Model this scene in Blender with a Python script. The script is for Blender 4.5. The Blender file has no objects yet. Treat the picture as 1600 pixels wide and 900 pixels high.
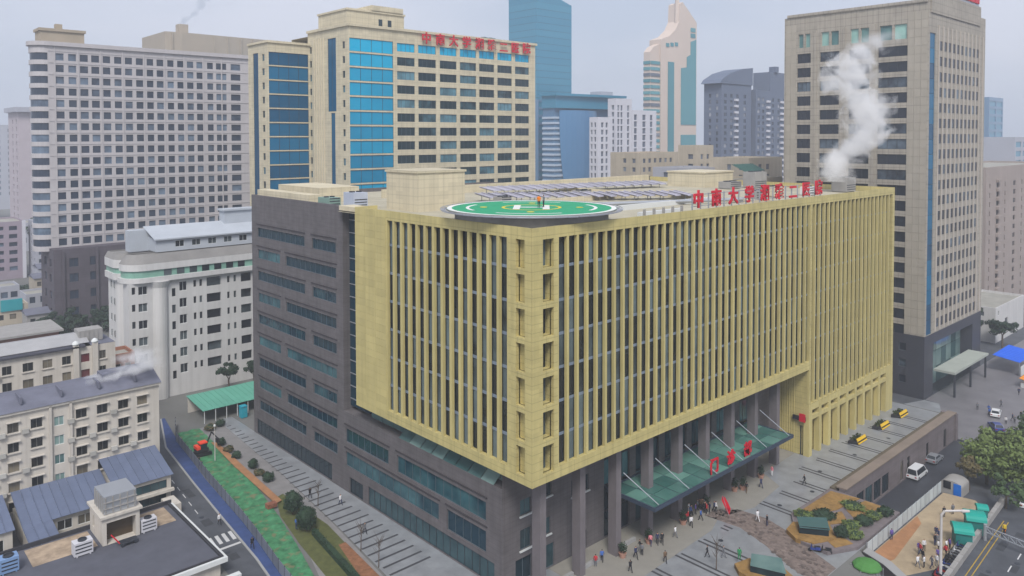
import bpy, bmesh, math, random
from mathutils import Vector, Matrix
R = random.Random(11)
sc = bpy.context.scene
COL = sc.collection

# ------------------------------------------------------------------ camera
HEAD, PITCH, ROLL = 0.8279, 0.0299, -0.0021
F_PX, CY_PX = 1209.17, 249.6
cd = bpy.data.cameras.new('camera'); cam = bpy.data.objects.new('camera', cd); COL.objects.link(cam)
fw = Vector((math.cos(PITCH)*math.cos(HEAD), math.cos(PITCH)*math.sin(HEAD), -math.sin(PITCH)))
rt = Vector((math.sin(HEAD), -math.cos(HEAD), 0)); up = rt.cross(fw)
r2 = rt*math.cos(ROLL) + up*math.sin(ROLL); u2 = -rt*math.sin(ROLL) + up*math.cos(ROLL)
M = Matrix((r2, u2, -fw)).transposed().to_4x4(); M.translation = Vector((-61.178, -63.314, 56.02))
cam.matrix_world = M
cd.sensor_fit = 'HORIZONTAL'; cd.sensor_width = 36; cd.lens = F_PX/1600*36
cd.shift_y = -(450-CY_PX)/1600; cd.clip_start = 1; cd.clip_end = 9000
sc.camera = cam

# ------------------------------------------------------------------ light: overcast, hazy noon
SUN_EL, SUN_AZ = math.radians(50), math.radians(229)     # azimuth of the sun, from +X towards +Y
wd = bpy.data.worlds.new('World'); sc.world = wd; wd.use_nodes = True
nt = wd.node_tree; bg = nt.nodes['Background']
sky = nt.nodes.new('ShaderNodeTexSky'); sky.sky_type = 'NISHITA'; sky.sun_disc = False
sky.sun_elevation = SUN_EL; sky.sun_rotation = math.pi/2 - SUN_AZ; sky.air_density = 1.0; sky.dust_density = 3.0; sky.ozone_density = 1.0
hs = nt.nodes.new('ShaderNodeHueSaturation'); hs.inputs['Saturation'].default_value = 0.55; hs.inputs['Value'].default_value = 1.0
nt.links.new(sky.outputs[0], hs.inputs['Color'])
tc = nt.nodes.new('ShaderNodeTexCoord')
mp = nt.nodes.new('ShaderNodeMapping'); mp.inputs['Scale'].default_value = (1.2, 1.2, 3.5)
nt.links.new(tc.outputs['Generated'], mp.inputs[0])
nz = nt.nodes.new('ShaderNodeTexNoise'); nz.inputs['Scale'].default_value = 1.6; nz.inputs['Detail'].default_value = 5; nz.inputs['Roughness'].default_value = .45
nt.links.new(mp.outputs[0], nz.inputs['Vector'])
cr = nt.nodes.new('ShaderNodeValToRGB')
cr.color_ramp.elements[0].position = .36; cr.color_ramp.elements[0].color = (2.25, 2.6, 3.35, 1)
cr.color_ramp.elements[1].position = .62; cr.color_ramp.elements[1].color = (3.4, 3.5, 4.1, 1)
nt.links.new(nz.outputs['Fac'], cr.inputs['Fac'])
mx = nt.nodes.new('ShaderNodeMix'); mx.data_type = 'RGBA'; mx.inputs[0].default_value = 0.82     # cloud cover
nt.links.new(hs.outputs[0], mx.inputs[6]); nt.links.new(cr.outputs[0], mx.inputs[7])
nt.links.new(mx.outputs[2], bg.inputs[0]); bg.inputs[1].default_value = 0.10
sl = bpy.data.lights.new('sun', 'SUN'); sl.energy = 1.5; sl.angle = math.radians(18); sl.color = (1, .96, .9)
so = bpy.data.objects.new('sun', sl); COL.objects.link(so); so.location = (-200, -200, 300)
sd = Vector((math.cos(SUN_EL)*math.cos(SUN_AZ), math.cos(SUN_EL)*math.sin(SUN_AZ), math.sin(SUN_EL)))
so.rotation_euler = sd.to_track_quat('Z', 'Y').to_euler()
sc.view_settings.view_transform = 'Standard'; sc.view_settings.look = 'None'
sc.view_settings.exposure = 1.08; sc.view_settings.gamma = 1
sc.cycles.use_denoising = True; sc.cycles.max_bounces = 8; sc.cycles.volume_bounces = 5
sc.cycles.volume_step_rate = 1.0; sc.cycles.volume_max_steps = 256; sc.cycles.caustics_reflective = False; sc.cycles.caustics_refractive = False

# ------------------------------------------------------------------ materials
def L(*c): return tuple((x/255/12.92 if x <= 10 else ((x/255+.055)/1.055)**2.4) for x in c)
def mat(name, c, rough=.85, metal=0., var=.10, scale=.25, ov=0., streak=0., spec=.3, bump=0., bscale=3., lines=None, lwid=.05):
    """procedural surface: cloudy tone variation, optional vertical weather streaks, per-object tint, joint lines (period_z, period_h)"""
    m = bpy.data.materials.new(name); m.use_nodes = True; n = m.node_tree.nodes; k = m.node_tree.links
    b = n['Principled BSDF']; b.inputs['Roughness'].default_value = rough; b.inputs['Metallic'].default_value = metal
    b.inputs['Specular IOR Level'].default_value = spec
    g = n.new('ShaderNodeNewGeometry')
    a = n.new('ShaderNodeTexNoise'); a.inputs['Scale'].default_value = scale; a.inputs['Detail'].default_value = 6; a.inputs['Roughness'].default_value = .62
    k.new(g.outputs['Position'], a.inputs['Vector'])
    mr = n.new('ShaderNodeMapRange'); mr.inputs[1].default_value = .3; mr.inputs[2].default_value = .7
    mr.inputs[3].default_value = 1-var; mr.inputs[4].default_value = 1+var
    k.new(a.outputs['Fac'], mr.inputs[0]); val = mr.outputs[0]
    def mul(x, y):
        q = n.new('ShaderNodeMath'); q.operation = 'MULTIPLY'; k.new(x, q.inputs[0]); k.new(y, q.inputs[1]); return q.outputs[0]
    if streak:
        mpp = n.new('ShaderNodeMapping'); mpp.inputs['Scale'].default_value = (1.3, 1.3, .06); k.new(g.outputs['Position'], mpp.inputs[0])
        s = n.new('ShaderNodeTexNoise'); s.inputs['Scale'].default_value = 1.; s.inputs['Detail'].default_value = 4; k.new(mpp.outputs[0], s.inputs['Vector'])
        q = n.new('ShaderNodeMapRange'); q.inputs[1].default_value = .42; q.inputs[2].default_value = .7; q.inputs[3].default_value = 1; q.inputs[4].default_value = 1-streak
        k.new(s.outputs['Fac'], q.inputs[0]); val = mul(val, q.outputs[0])
    if ov:
        oi = n.new('ShaderNodeObjectInfo'); q = n.new('ShaderNodeMapRange'); q.inputs[3].default_value = 1-ov; q.inputs[4].default_value = 1+ov
        k.new(oi.outputs['Random'], q.inputs[0]); val = mul(val, q.outputs[0])
    if lines:
        pz, ph, dark = lines; sx = n.new('ShaderNodeSeparateXYZ'); k.new(g.outputs['Position'], sx.inputs[0])
        def ln(sock, p, w):
            f = n.new('ShaderNodeMath'); f.operation = 'PINGPONG'; f.inputs[1].default_value = p/2; k.new(sock, f.inputs[0])
            t = n.new('ShaderNodeMath'); t.operation = 'GREATER_THAN'; t.inputs[1].default_value = w; k.new(f.outputs[0], t.inputs[0])
            q = n.new('ShaderNodeMapRange'); q.inputs[3].default_value = 1-dark; q.inputs[4].default_value = 1; k.new(t.outputs[0], q.inputs[0]); return q.outputs[0]
        val = mul(val, ln(sx.outputs[2], pz, lwid))
        if ph:
            ad = n.new('ShaderNodeMath'); ad.operation = 'ADD'; k.new(sx.outputs[0], ad.inputs[0]); k.new(sx.outputs[1], ad.inputs[1])
            val = mul(val, ln(ad.outputs[0], ph, lwid))
            cb = n.new('ShaderNodeCombineXYZ')                # a slightly different tone on each slab
            for sock, per, slot in ((sx.outputs[2], pz, 0), (ad.outputs[0], ph, 1)):
                dv = n.new('ShaderNodeMath'); dv.operation = 'MULTIPLY_ADD'; dv.inputs[1].default_value = 1/per; dv.inputs[2].default_value = .5; k.new(sock, dv.inputs[0])
                fo = n.new('ShaderNodeMath'); fo.operation = 'FLOOR'; k.new(dv.outputs[0], fo.inputs[0]); k.new(fo.outputs[0], cb.inputs[slot])
            wn = n.new('ShaderNodeTexWhiteNoise'); k.new(cb.outputs[0], wn.inputs['Vector'])
            q = n.new('ShaderNodeMapRange'); q.inputs[3].default_value = .93; q.inputs[4].default_value = 1.07; k.new(wn.outputs['Value'], q.inputs[0]); val = mul(val, q.outputs[0])
    vm = n.new('ShaderNodeVectorMath'); vm.operation = 'SCALE'; vm.inputs[0].default_value = c[:3]; k.new(val, vm.inputs['Scale'])
    k.new(vm.outputs[0], b.inputs['Base Color'])
    if bump:
        bn = n.new('ShaderNodeTexNoise'); bn.inputs['Scale'].default_value = bscale; bn.inputs['Detail'].default_value = 4; k.new(g.outputs['Position'], bn.inputs['Vector'])
        bb = n.new('ShaderNodeBump'); bb.inputs['Strength'].default_value = bump; bb.inputs['Distance'].default_value = .1
        k.new(bn.outputs['Fac'], bb.inputs['Height']); k.new(bb.outputs[0], b.inputs['Normal'])
    return m
def glass(name, dark, light, frac=.25, rough=.08, spec=.42, metal=0., scale=.35):
    """window glass over a dim room: most panes dark, a share of them paler (blinds, curtains, a lit wall behind)"""
    m = bpy.data.materials.new(name); m.use_nodes = True; n = m.node_tree.nodes; k = m.node_tree.links
    b = n['Principled BSDF']; b.inputs['Roughness'].default_value = rough; b.inputs['Specular IOR Level'].default_value = spec; b.inputs['Metallic'].default_value = metal
    oi = n.new('ShaderNodeObjectInfo'); at = n.new('ShaderNodeAttribute'); at.attribute_name = 'rnd'
    ad = n.new('ShaderNodeMath'); ad.operation = 'ADD'; k.new(oi.outputs['Random'], ad.inputs[0]); k.new(at.outputs['Fac'], ad.inputs[1])
    fr = n.new('ShaderNodeMath'); fr.operation = 'FRACT'; k.new(ad.outputs[0], fr.inputs[0])
    g = n.new('ShaderNodeNewGeometry'); a = n.new('ShaderNodeTexNoise'); a.inputs['Scale'].default_value = scale; a.inputs['Detail'].default_value = 3
    k.new(g.outputs['Position'], a.inputs['Vector'])
    s2 = n.new('ShaderNodeMath'); s2.operation = 'MULTIPLY_ADD'; s2.inputs[1].default_value = .7; s2.inputs[2].default_value = -.35; k.new(a.outputs['Fac'], s2.inputs[0])
    a2 = n.new('ShaderNodeMath'); a2.operation = 'ADD'; k.new(fr.outputs[0], a2.inputs[0]); k.new(s2.outputs[0], a2.inputs[1])
    rp = n.new('ShaderNodeMapRange'); rp.inputs[1].default_value = 1-frac*1.5; rp.inputs[2].default_value = 1.05; k.new(a2.outputs[0], rp.inputs[0])
    mxx = n.new('ShaderNodeMix'); mxx.data_type = 'RGBA'; k.new(rp.outputs[0], mxx.inputs[0])
    mxx.inputs[6].default_value = (*dark, 1); mxx.inputs[7].default_value = (*light, 1); k.new(mxx.outputs[2], b.inputs['Base Color'])
    return m

# ------------------------------------------------------------------ geometry helpers
wl = {}                                             # world location of every object built
def tag(o, label=None, cat=None, group=None, kind=None):
    if label: o['label'] = label
    if cat: o['category'] = cat
    if group: o['group'] = group
    if kind: o['kind'] = kind
    return o
def link(name, data, parent=None, loc=(0, 0, 0), rz=0.):
    o = bpy.data.objects.new(name, data); COL.objects.link(o); loc = Vector(loc)
    if parent is not None:
        o.parent = parent; o.location = loc - wl[parent]
    else: o.location = loc
    if rz: o.rotation_euler = (0, 0, rz)
    wl[o] = loc; return o
def thing(name, label, cat, loc=(0, 0, 0), group=None):
    return tag(link(name, None, None, loc), label, cat, group)
_bc = {}
def boxmesh(dx, dy, dz, m):
    key = (round(dx, 3), round(dy, 3), round(dz, 3), m.name)
    if key not in _bc:
        x, y, z = dx/2, dy/2, dz/2
        me = bpy.data.meshes.new('piece')
        me.from_pydata([(a*x, b*y, c*z) for a in (-1, 1) for b in (-1, 1) for c in (-1, 1)], [],
                       [(0, 1, 3, 2), (4, 6, 7, 5), (0, 4, 5, 1), (2, 3, 7, 6), (0, 2, 6, 4), (1, 5, 7, 3)])
        me.materials.append(m); _bc[key] = me
    return _bc[key]
def piece(name, m, parent, x0, x1, y0, y1, z0, z1, label=None):
    o = link(name, boxmesh(abs(x1-x0), abs(y1-y0), abs(z1-z0), m), parent, ((x0+x1)/2, (y0+y1)/2, (z0+z1)/2))
    if label: o['label'] = label
    return o
class MB:
    """collects shapes into one mesh"""
    def __init__(s): s.v = []; s.f = []; s.r = []; s.mi = []; s.cur = 0
    def quad(s, *p, r=0.):
        i = len(s.v); s.v += [tuple(x) for x in p]; s.f.append(tuple(range(i, i+len(p)))); s.r.append(r); s.mi.append(s.cur)
    def box(s, x0, x1, y0, y1, z0, z1, r=0.):
        i = len(s.v); s.v += [(x, y, z) for x in (x0, x1) for y in (y0, y1) for z in (z0, z1)]
        for f in ((0, 1, 3, 2), (4, 6, 7, 5), (0, 4, 5, 1), (2, 3, 7, 6), (0, 2, 6, 4), (1, 5, 7, 3)):
            s.f.append(tuple(i+j for j in f)); s.r.append(r); s.mi.append(s.cur)
    def prism(s, poly, z0, z1, cap=True):
        i = len(s.v); n = len(poly); s.v += [(x, y, z0) for x, y in poly] + [(x, y, z1) for x, y in poly]
        for j in range(n):
            s.f.append((i+j, i+(j+1) % n, i+n+(j+1) % n, i+n+j)); s.r.append(0.); s.mi.append(s.cur)
        if cap:
            s.f.append(tuple(i+n+j for j in range(n))); s.f.append(tuple(i+j for j in range(n-1, -1, -1))); s.r += [0., 0.]; s.mi += [s.cur]*2
    def tube(s, a, b, ra, rb=None, n=8):
        rb = ra if rb is None else rb; a = Vector(a); b = Vector(b); d = (b-a).normalized()
        e = d.orthogonal().normalized(); g = d.cross(e); i = len(s.v)
        for p, r in ((a, ra), (b, rb)):
            for j in range(n):
                t = 2*math.pi*j/n; s.v.append(tuple(p + e*(r*math.cos(t)) + g*(r*math.sin(t))))
        for j in range(n):
            s.f.append((i+j, i+(j+1) % n, i+n+(j+1) % n, i+n+j)); s.r.append(0.); s.mi.append(s.cur)
        s.f.append(tuple(i+n+j for j in range(n))); s.f.append(tuple(i+j for j in range(n-1, -1, -1))); s.r += [0., 0.]; s.mi += [s.cur]*2
    def lathe(s, c, prof, n=16):
        i = len(s.v); k = len(prof)
        for r, z in prof:
            for j in range(n): t = 2*math.pi*j/n; s.v.append((c[0]+r*math.cos(t), c[1]+r*math.sin(t), c[2]+z))
        for q in range(k-1):
            for j in range(n):
                s.f.append((i+q*n+j, i+q*n+(j+1) % n, i+(q+1)*n+(j+1) % n, i+(q+1)*n+j)); s.r.append(0.); s.mi.append(s.cur)
        s.f.append(tuple(i+(k-1)*n+j for j in range(n))); s.r.append(0.); s.mi.append(s.cur)
    def facade(s, F, W, z0, z1, holes, depth=.3):
        """wall face with real openings; F maps (u, z, d) to a point, d outwards"""
        us = sorted({0, W, *[round(h[0], 3) for h in holes], *[round(h[1], 3) for h in holes]})
        zs = sorted({z0, z1, *[round(h[2], 3) for h in holes], *[round(h[3], 3) for h in holes]})
        us = [u for u in us if -1e-6 <= u <= W+1e-6]; zs = [z for z in zs if z0-1e-6 <= z <= z1+1e-6]
        for a, b in zip(zs, zs[1:]):
            zm = (a+b)/2; hs_ = sorted([(h[0], h[1]) for h in holes if h[2] < zm < h[3]]); u = 0
            for h0, h1 in hs_ + [(W, W)]:
                if h0 > u+1e-6: s.quad(F(u, a, 0), F(h0, a, 0), F(h0, b, 0), F(u, b, 0))
                u = max(u, h1)
        for h in holes:
            a, b, c, d = h[:4]
            s.quad(F(a, c, 0), F(a, c, -depth), F(a, d, -depth), F(a, d, 0)); s.quad(F(b, c, 0), F(b, c, -depth), F(b, d, -depth), F(b, d, 0))
            s.quad(F(a, c, 0), F(b, c, 0), F(b, c, -depth), F(a, c, -depth)); s.quad(F(a, d, 0), F(b, d, 0), F(b, d, -depth), F(a, d, -depth))
    def build(s, name, m, parent=None, origin=None, smooth=False):
        o3 = wl[parent] if parent is not None else Vector((0, 0, 0))
        if origin is not None: o3 = Vector(origin)
        me = bpy.data.meshes.new(name); me.from_pydata([(x-o3.x, y-o3.y, z-o3.z) for x, y, z in s.v], [], s.f)
        if any(s.r):
            at = me.attributes.new('rnd', 'FLOAT', 'FACE'); at.data.foreach_set('value', s.r)
        for mm in (m if isinstance(m, (list, tuple)) else [m]): me.materials.append(mm)
        if len(me.materials) > 1: me.polygons.foreach_set('material_index', s.mi)
        if smooth: me.polygons.foreach_set('use_smooth', [True]*len(me.polygons))
        me.update(); return link(name, me, parent, o3)
def FX(c, y0):      # a face on the plane X = c that looks towards -X; u runs along +Y from y0
    return lambda u, z, d: (c-d, y0+u, z)
def FY(c, x0):      # a face on the plane Y = c that looks towards -Y; u runs along +X from x0
    return lambda u, z, d: (x0+u, c-d, z)
def fbox(F, u0, u1, z0, z1, d0, d1):
    a = F(u0, z0, d0); b = F(u1, z1, d1); return (min(a[0], b[0]), max(a[0], b[0]), min(a[1], b[1]), max(a[1], b[1]), z0, z1)
def fpiece(name, m, parent, F, u0, u1, z0, z1, d0, d1): return piece(name, m, parent, *fbox(F, u0, u1, z0, z1, d0, d1))
def win(parent, F, u0, u1, z0, z1, d, gm, fm=None, nm=0, name='window', bars=0, fw_=.07):
    """a window: a pane set back by d, with a frame, mullions and bars as a sub-part"""
    o = fpiece(name, gm, parent, F, u0, u1, z0, z1, -d-.06, -d)
    if fm is not None:
        b = MB(); f = fw_
        for a0, a1, c0, c1 in [(u0, u0+f, z0, z1), (u1-f, u1, z0, z1), (u0+f, u1-f, z0, z0+f), (u0+f, u1-f, z1-f, z1)] + \
            [(u0+(u1-u0)*(i+1)/(nm+1)-f/2, u0+(u1-u0)*(i+1)/(nm+1)+f/2, z0+f, z1-f) for i in range(nm)] + \
            [(u0+f, u1-f, z0+(z1-z0)*t-f/2, z0+(z1-z0)*t+f/2) for t in ([.68] if bars else [])]:
            b.box(*fbox(F, a0, a1, c0, c1, -d+.002, -d+.05))
        b.build('frame', fm, o)
    return o
def shell(mb, x0, x1, y0, y1, z0, z1, faces='XYTxy'):
    """plain closing sides: X = +X side, Y = +Y side, T = top, x = -X side, y = -Y side"""
    if 'X' in faces: mb.quad((x1, y0, z0), (x1, y1, z0), (x1, y1, z1), (x1, y0, z1))
    if 'x' in faces: mb.quad((x0, y0, z0), (x0, y1, z0), (x0, y1, z1), (x0, y0, z1))
    if 'Y' in faces: mb.quad((x0, y1, z0), (x1, y1, z0), (x1, y1, z1), (x0, y1, z1))
    if 'y' in faces: mb.quad((x0, y0, z0), (x1, y0, z0), (x1, y0, z1), (x0, y0, z1))
    if 'T' in faces: mb.quad((x0, y0, z1), (x1, y0, z1), (x1, y1, z1), (x0, y1, z1))
_tx = {}
def char_mesh(ch, size, m, depth=.12, bold=.012, upright=True):
    """one written character as a solid mesh, standing in the XZ plane, centred at its foot"""
    key = (ch, round(size, 3), m.name, depth)
    if key in _tx: return _tx[key]
    c = bpy.data.curves.new('t', 'FONT'); c.body = ch; c.size = size; c.extrude = depth/2; c.offset = bold*size; c.align_x = 'CENTER'
    c.resolution_u = 2
    o = bpy.data.objects.new('t', c); COL.objects.link(o); dg = bpy.context.evaluated_depsgraph_get()
    me = bpy.data.meshes.new_from_object(o.evaluated_get(dg)); bpy.data.objects.remove(o); bpy.data.curves.remove(c)
    zs = [v.co.y for v in me.vertices] or [0]; xs = [v.co.x for v in me.vertices] or [0]; cx = (min(xs)+max(xs))/2; lo = min(zs)
    if upright:
        for v in me.vertices: v.co = (v.co.x-cx, -v.co.z, v.co.y-lo)
    me.materials.clear(); me.materials.append(m); _tx[key] = me; return me
# ------------------------------------------------------------------ palette
YEL = mat('yellow_panel', L(190, 177, 120), .6, var=.08, scale=.25, ov=.07, streak=.12, spec=.35)
YELJ = mat('yellow_panel_jointed', L(190, 177, 120), .6, var=.08, scale=.25, streak=.14, spec=.35, lines=(1.012, 2.4, .2), lwid=.05)
GREY = mat('grey_stone_cladding', L(99, 95, 97), .7, var=.13, scale=.5, streak=.14, lines=(.68, 1.35, .14))
GREY2 = mat('grey_stone_pier', L(112, 106, 109), .7, var=.10, scale=.5, streak=.08)
SPAN = mat('blue_grey_spandrel', L(126, 140, 160), .45, metal=.2, var=.08)
DKMET = mat('dark_metal', L(62, 66, 74), .5, metal=.4, var=.1)
DRIPSH = mat('drip_shadow_stone', L(60, 56, 60), .8)  # darkened stone tone paints the shadow line above the strip windows
ALU = mat('aluminium', L(178, 182, 188), .4, metal=.6, var=.06)
WFR = mat('white_window_frame', L(205, 208, 208), .6, var=.04)
GFR = mat('grey_window_frame', L(78, 92, 100), .5, var=.06)
GL_Y = glass('hall_glass', L(26, 34, 40), L(104, 120, 126), .4)
GL_B = glass('strip_glass', L(8, 48, 64), L(84, 132, 138), .35)
GL_BASE = glass('shop_front_glass', L(18, 40, 50), L(66, 98, 104), .3)
GL_TEAL = glass('teal_clerestory_glass', L(60, 92, 94), L(140, 165, 160), .5)
CANOPY = glass('canopy_glass', L(56, 98, 92), L(104, 148, 136), .6, rough=.12, scale=.25)
RED = mat('red_lettering', L(196, 18, 44), .45, var=.06)
CREAM = mat('cream_cladding', L(200, 190, 164), .7, var=.06, scale=.15, streak=.07, lines=(1.3, 1.9, .12), lwid=.08)
CREAMW = mat('cream_render', L(206, 196, 172), .8, var=.06, scale=.2, streak=.06)
ROOFG = mat('roof_membrane', L(150, 148, 140), .9, var=.16, scale=.3)
ROOFC = mat('roof_screed', L(170, 164, 145), .9, var=.14, scale=.25)
CONC = mat('concrete', L(150, 148, 146), .85, var=.12, scale=.5, streak=.05)
PAVE = mat('plaza_paving', L(134, 137, 141), .28, var=.2, scale=.4, spec=.5, bump=.05)
PAVEB = mat('pale_entrance_paving', L(138, 135, 128), .7, var=.08, scale=.5)
PAVED = mat('dark_paving_strip', L(66, 66, 70), .6, var=.12)
ASPH = mat('asphalt', L(76, 79, 85), .7, var=.24, scale=.35, bump=.08)
ASPHD = mat('wet_dark_asphalt', L(54, 57, 64), .45, var=.16, scale=.5, spec=.5)
STONE = mat('brown_stone_sett', L(108, 97, 92), .8, var=.3, scale=1.6, ov=.4)
GROUND = mat('city_ground', L(108, 108, 106), .95, var=.25, scale=.03)
SOIL = mat('bare_sandy_soil', L(156, 140, 116), .95, var=.22, scale=.35, bump=.2)
KERB = mat('pale_kerb', L(150, 150, 150), .8, var=.08)
PAINT = mat('white_road_paint', L(196, 196, 196), .7, var=.1)
HEDGE = mat('hedge_leaf', L(62, 72, 40), .7, var=.3, scale=1.5)
GRASS = mat('lawn', L(84, 88, 50), .95, var=.25, scale=1.0, bump=.3)

# ------------------------------------------------------------------ ground, streets, plaza
def sheet(name, poly, z, m, parent=None, kind='structure'):
    b = MB(); b.quad(*[(x, y, z) for x, y in poly]); o = b.build(name, m, parent)
    if parent is None: tag(o, kind=kind)
    return o
b = MB(); b.quad((-1700, -1700, -5.3), (1700, -1700, -5.3), (1700, 1700, -5.3), (-1700, 1700, -5.3)); tag(b.build('ground', GROUND), kind='structure')
b = MB(); b.prism([(-1650, -300), (36, -300), (36, -27), (43, -19.2), (57.5, -19.2), (57.5, -10), (107.5, -10), (107.5, 1650), (-1650, 1650)], -5.2, -.02)
tag(b.build('terrain', GROUND), kind='structure')
def zst(x): return -1.5 if x < 70 else (-4.5 if x > 107 else -1.5-3*(x-70)/37)
b = MB(); xs = [36, 43, 57, 70, 80, 90, 100, 107.4, 130, 300]
for a, c in zip(xs, xs[1:]):
    ya = -27 if a < 43 else -19.3; yc = -19.3
    b.quad((a, ya, zst(a)), (c, yc, zst(c)), (c, -300, zst(c)), (a, -300, zst(a)))
b.quad((107.4, -19.3, -4.5), (300, -19.3, -4.5), (300, 60, -4.5), (107.4, 60, -4.5))
tag(b.build('street', ASPH), kind='structure')
b = MB(); b.quad((57.6, -19.2, -5.15), (107.3, -19.2, -4.6), (107.3, -10, -4.6), (57.6, -10, -5.15)); tag(b.build('ramp_road', ASPHD), kind='structure')

plaza = sheet('plaza', [(8.5, -19.1), (43, -19.1), (57.3, -19.0), (57.3, -9.7), (107, -9.7), (107, 9), (3, 9), (1.3, 5)], 0, PAVE)
plazal = sheet('plaza_walk', [(-7.8, 15), (1.25, 3), (1.25, 88), (-1.6, 88), (-3.4, 56.5), (-5.3, 36.3)], 0, PAVE)
for k in range(34):                                     # dark strips across the walk along the grey block
    y = 19 + k*1.95; xl = -7.3 + (y-19)*.085; piece('paving_strip', PAVED, plazal, xl+.3+R.uniform(-.1, .2), -.5+R.uniform(-.3, .2), y-.19, y+.19, -.01, .006)
for k in range(17):                                     # paired strips across the front plaza
    x = 13 + k*5.4
    for dx in (0, .9):
        a = -18.5 if x < 38 else (-8.6 if x > 57 else -9.2)
        if 33 < x < 44: a = -4.2 - R.random()
        piece('paving_strip', PAVED, plaza, x+dx-.18, x+dx+.18, a, (-2.8 if x < 57 else -.9)-R.uniform(0, .6), -.01, .006)
sheet('forecourt', [(9, 3.5), (9, 1.5), (13.5, -2.6), (17, -3.2), (33, -2.6), (37, -1.2), (43.5, -3.2), (53, -2.2), (55.5, 2.0), (66.9, 2.5), (66.9, 8), (9, 8)], .008, PAVEB)
# driveway of brown stone setts
path = sheet('stone_path', [(36.0, .6), (38, .2), (41.2, -1.8), (41.9, -6), (40.6, -10.2), (38.1, -15.2), (36.4, -19), (31.0, -19), (32.4, -14.6), (34.8, -10), (36.6, -5)], .008, STONE)
pl = [(37, .2, 1.2), (38.8, -1.5, 2.2), (39.2, -5, 2.4), (37.6, -9.8, 2.7), (35.2, -14.5, 2.7), (33.6, -18.4, 2.5)]
stone_me = []
for i in range(5):
    mb_ = MB(); mb_.prism([(.34*R.uniform(.75, 1.15)*math.cos(t+R.uniform(-.2, .2)), .34*R.uniform(.75, 1.15)*math.sin(t+R.uniform(-.2, .2))) for t in [k*math.pi/3 for k in range(6)]], 0, .05)
    o_ = mb_.build('sett', STONE); stone_me.append(o_.data); bpy.data.objects.remove(o_)
cnt = 0
for k in range(250):
    t = R.random()*4.999; i = int(t); f = t-i; A, B = pl[i], pl[i+1]
    w = A[2]+(B[2]-A[2])*f; x = A[0]+(B[0]-A[0])*f + R.uniform(-w, w); y = A[1]+(B[1]-A[1])*f + R.uniform(-.4, .4)
    o_ = link('sett', R.choice(stone_me), path, (x, y, .01+R.uniform(-.02, .01)), R.uniform(0, 6)); s_ = R.uniform(.6, 1.25); o_.scale = (s_, s_, 1)

# left street, blue cycle lane, kerb
rd = [(-9.9, 96), (-14.0, 80.8), (-15.7, 63), (-17, 47.1), (-18, 34.1), (-18.9, 27), (-20, 10)]
lf = [(-16.5, 96), (-18.4, 80.8), (-20, 63), (-21.3, 47.1), (-22, 34.1), (-22.6, 27), (-24, 10)]
b = MB()
for i in range(6): b.quad((*lf[i], 0), (*rd[i], 0), (*rd[i+1], 0), (*lf[i+1], 0))
road = tag(b.build('road', ASPH), kind='structure')
FENCE = [(-9.0, 90), (-11.5, 82.4), (-13.6, 61.2), (-14.9, 46.6), (-15.8, 38.6), (-17.1, 29.2), (-19, 12)]
b = MB()
for i in range(6): b.quad((rd[i][0]+.3, rd[i][1], .09), (FENCE[i][0], rd[i][1], .09), (FENCE[i+1][0], rd[i+1][1], .09), (rd[i+1][0]+.3, rd[i+1][1], .09))
BLUEL = mat('blue_cycle_lane', L(56, 74, 118), .75, var=.2, scale=.6)
tag(b.build('cycle_path', BLUEL), kind='structure')
b = MB()
for i in range(6):
    (x0, y0), (x1, y1) = rd[i], rd[i+1]; b.quad((x0, y0, 0), (x1, y1, 0), (x1, y1, .12), (x0, y0, .12)); b.quad((x0, y0, .12), (x1, y1, .12), (x1+.3, y1, .12), (x0+.3, y0, .12)); b.quad((x0+.3, y0, .12), (x1+.3, y1, .12), (x1+.3, y1, 0), (x0+.3, y0, 0))
tag(b.build('kerb', KERB), kind='structure')
for k in range(4):                                      # zebra crossing by the flat-roofed building
    x = -20.9+k*.95; b = MB(); b.quad((x, 41.2, .006), (x+.5, 41.2, .006), (x+.75, 43.8, .006), (x+.25, 43.8, .006)); b.build('crossing_bar', PAINT, road)
b = MB(); b.quad((-21.2, 39.6, .006), (-17.6, 39.6, .006), (-17.55, 40.1, .006), (-21.15, 40.1, .006)); b.build('stop_line', PAINT, road)
PATCH = mat('road_patch', L(62, 64, 69), .85, var=.2, scale=1.)
for x, y, w, h in ((-19.6, 47.4, 1.3, 2.2), (-18.0, 58, 1.1, 3.4), (-19.4, 66.5, 1.6, 1.4), (-17.2, 73, 1.0, 2.6), (-20.4, 36, 1.2, 1.8)): b = MB(); b.quad((x, y, .003), (x+w, y, .003), (x+w+.1, y+h, .003), (x+.1, y+h, .003)); b.build('repair_patch', PATCH, road)
for x, y in ((-18.9, 50.5), (-19.3, 61.5), (-18.2, 69), (-20, 38.4)): b = MB(); b.lathe((x, y, .004), [(.36, 0), (.36, .012), (.01, .012)], 14); b.build('manhole_cover', DKMET, road)
for x, y in ((21, -8.5), (31.5, -5), (47, -5.4), (63, -4), (74, -5), (86, -6), (55, -6.6)): b = MB(); b.lathe((x, y, .004), [(.36, 0), (.36, .012), (.01, .012)], 14); b.build('manhole_cover', DKMET, plaza)
for k in range(12):
    y = 52+k*3.2; x = -18.7+(y-55)*.08; b = MB(); b.quad((x, y, .006), (x+.12, y, .006), (x+.24, y+1.6, .006), (x+.12, y+1.6, .006)); b.build('lane_dash', PAINT, road)

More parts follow.
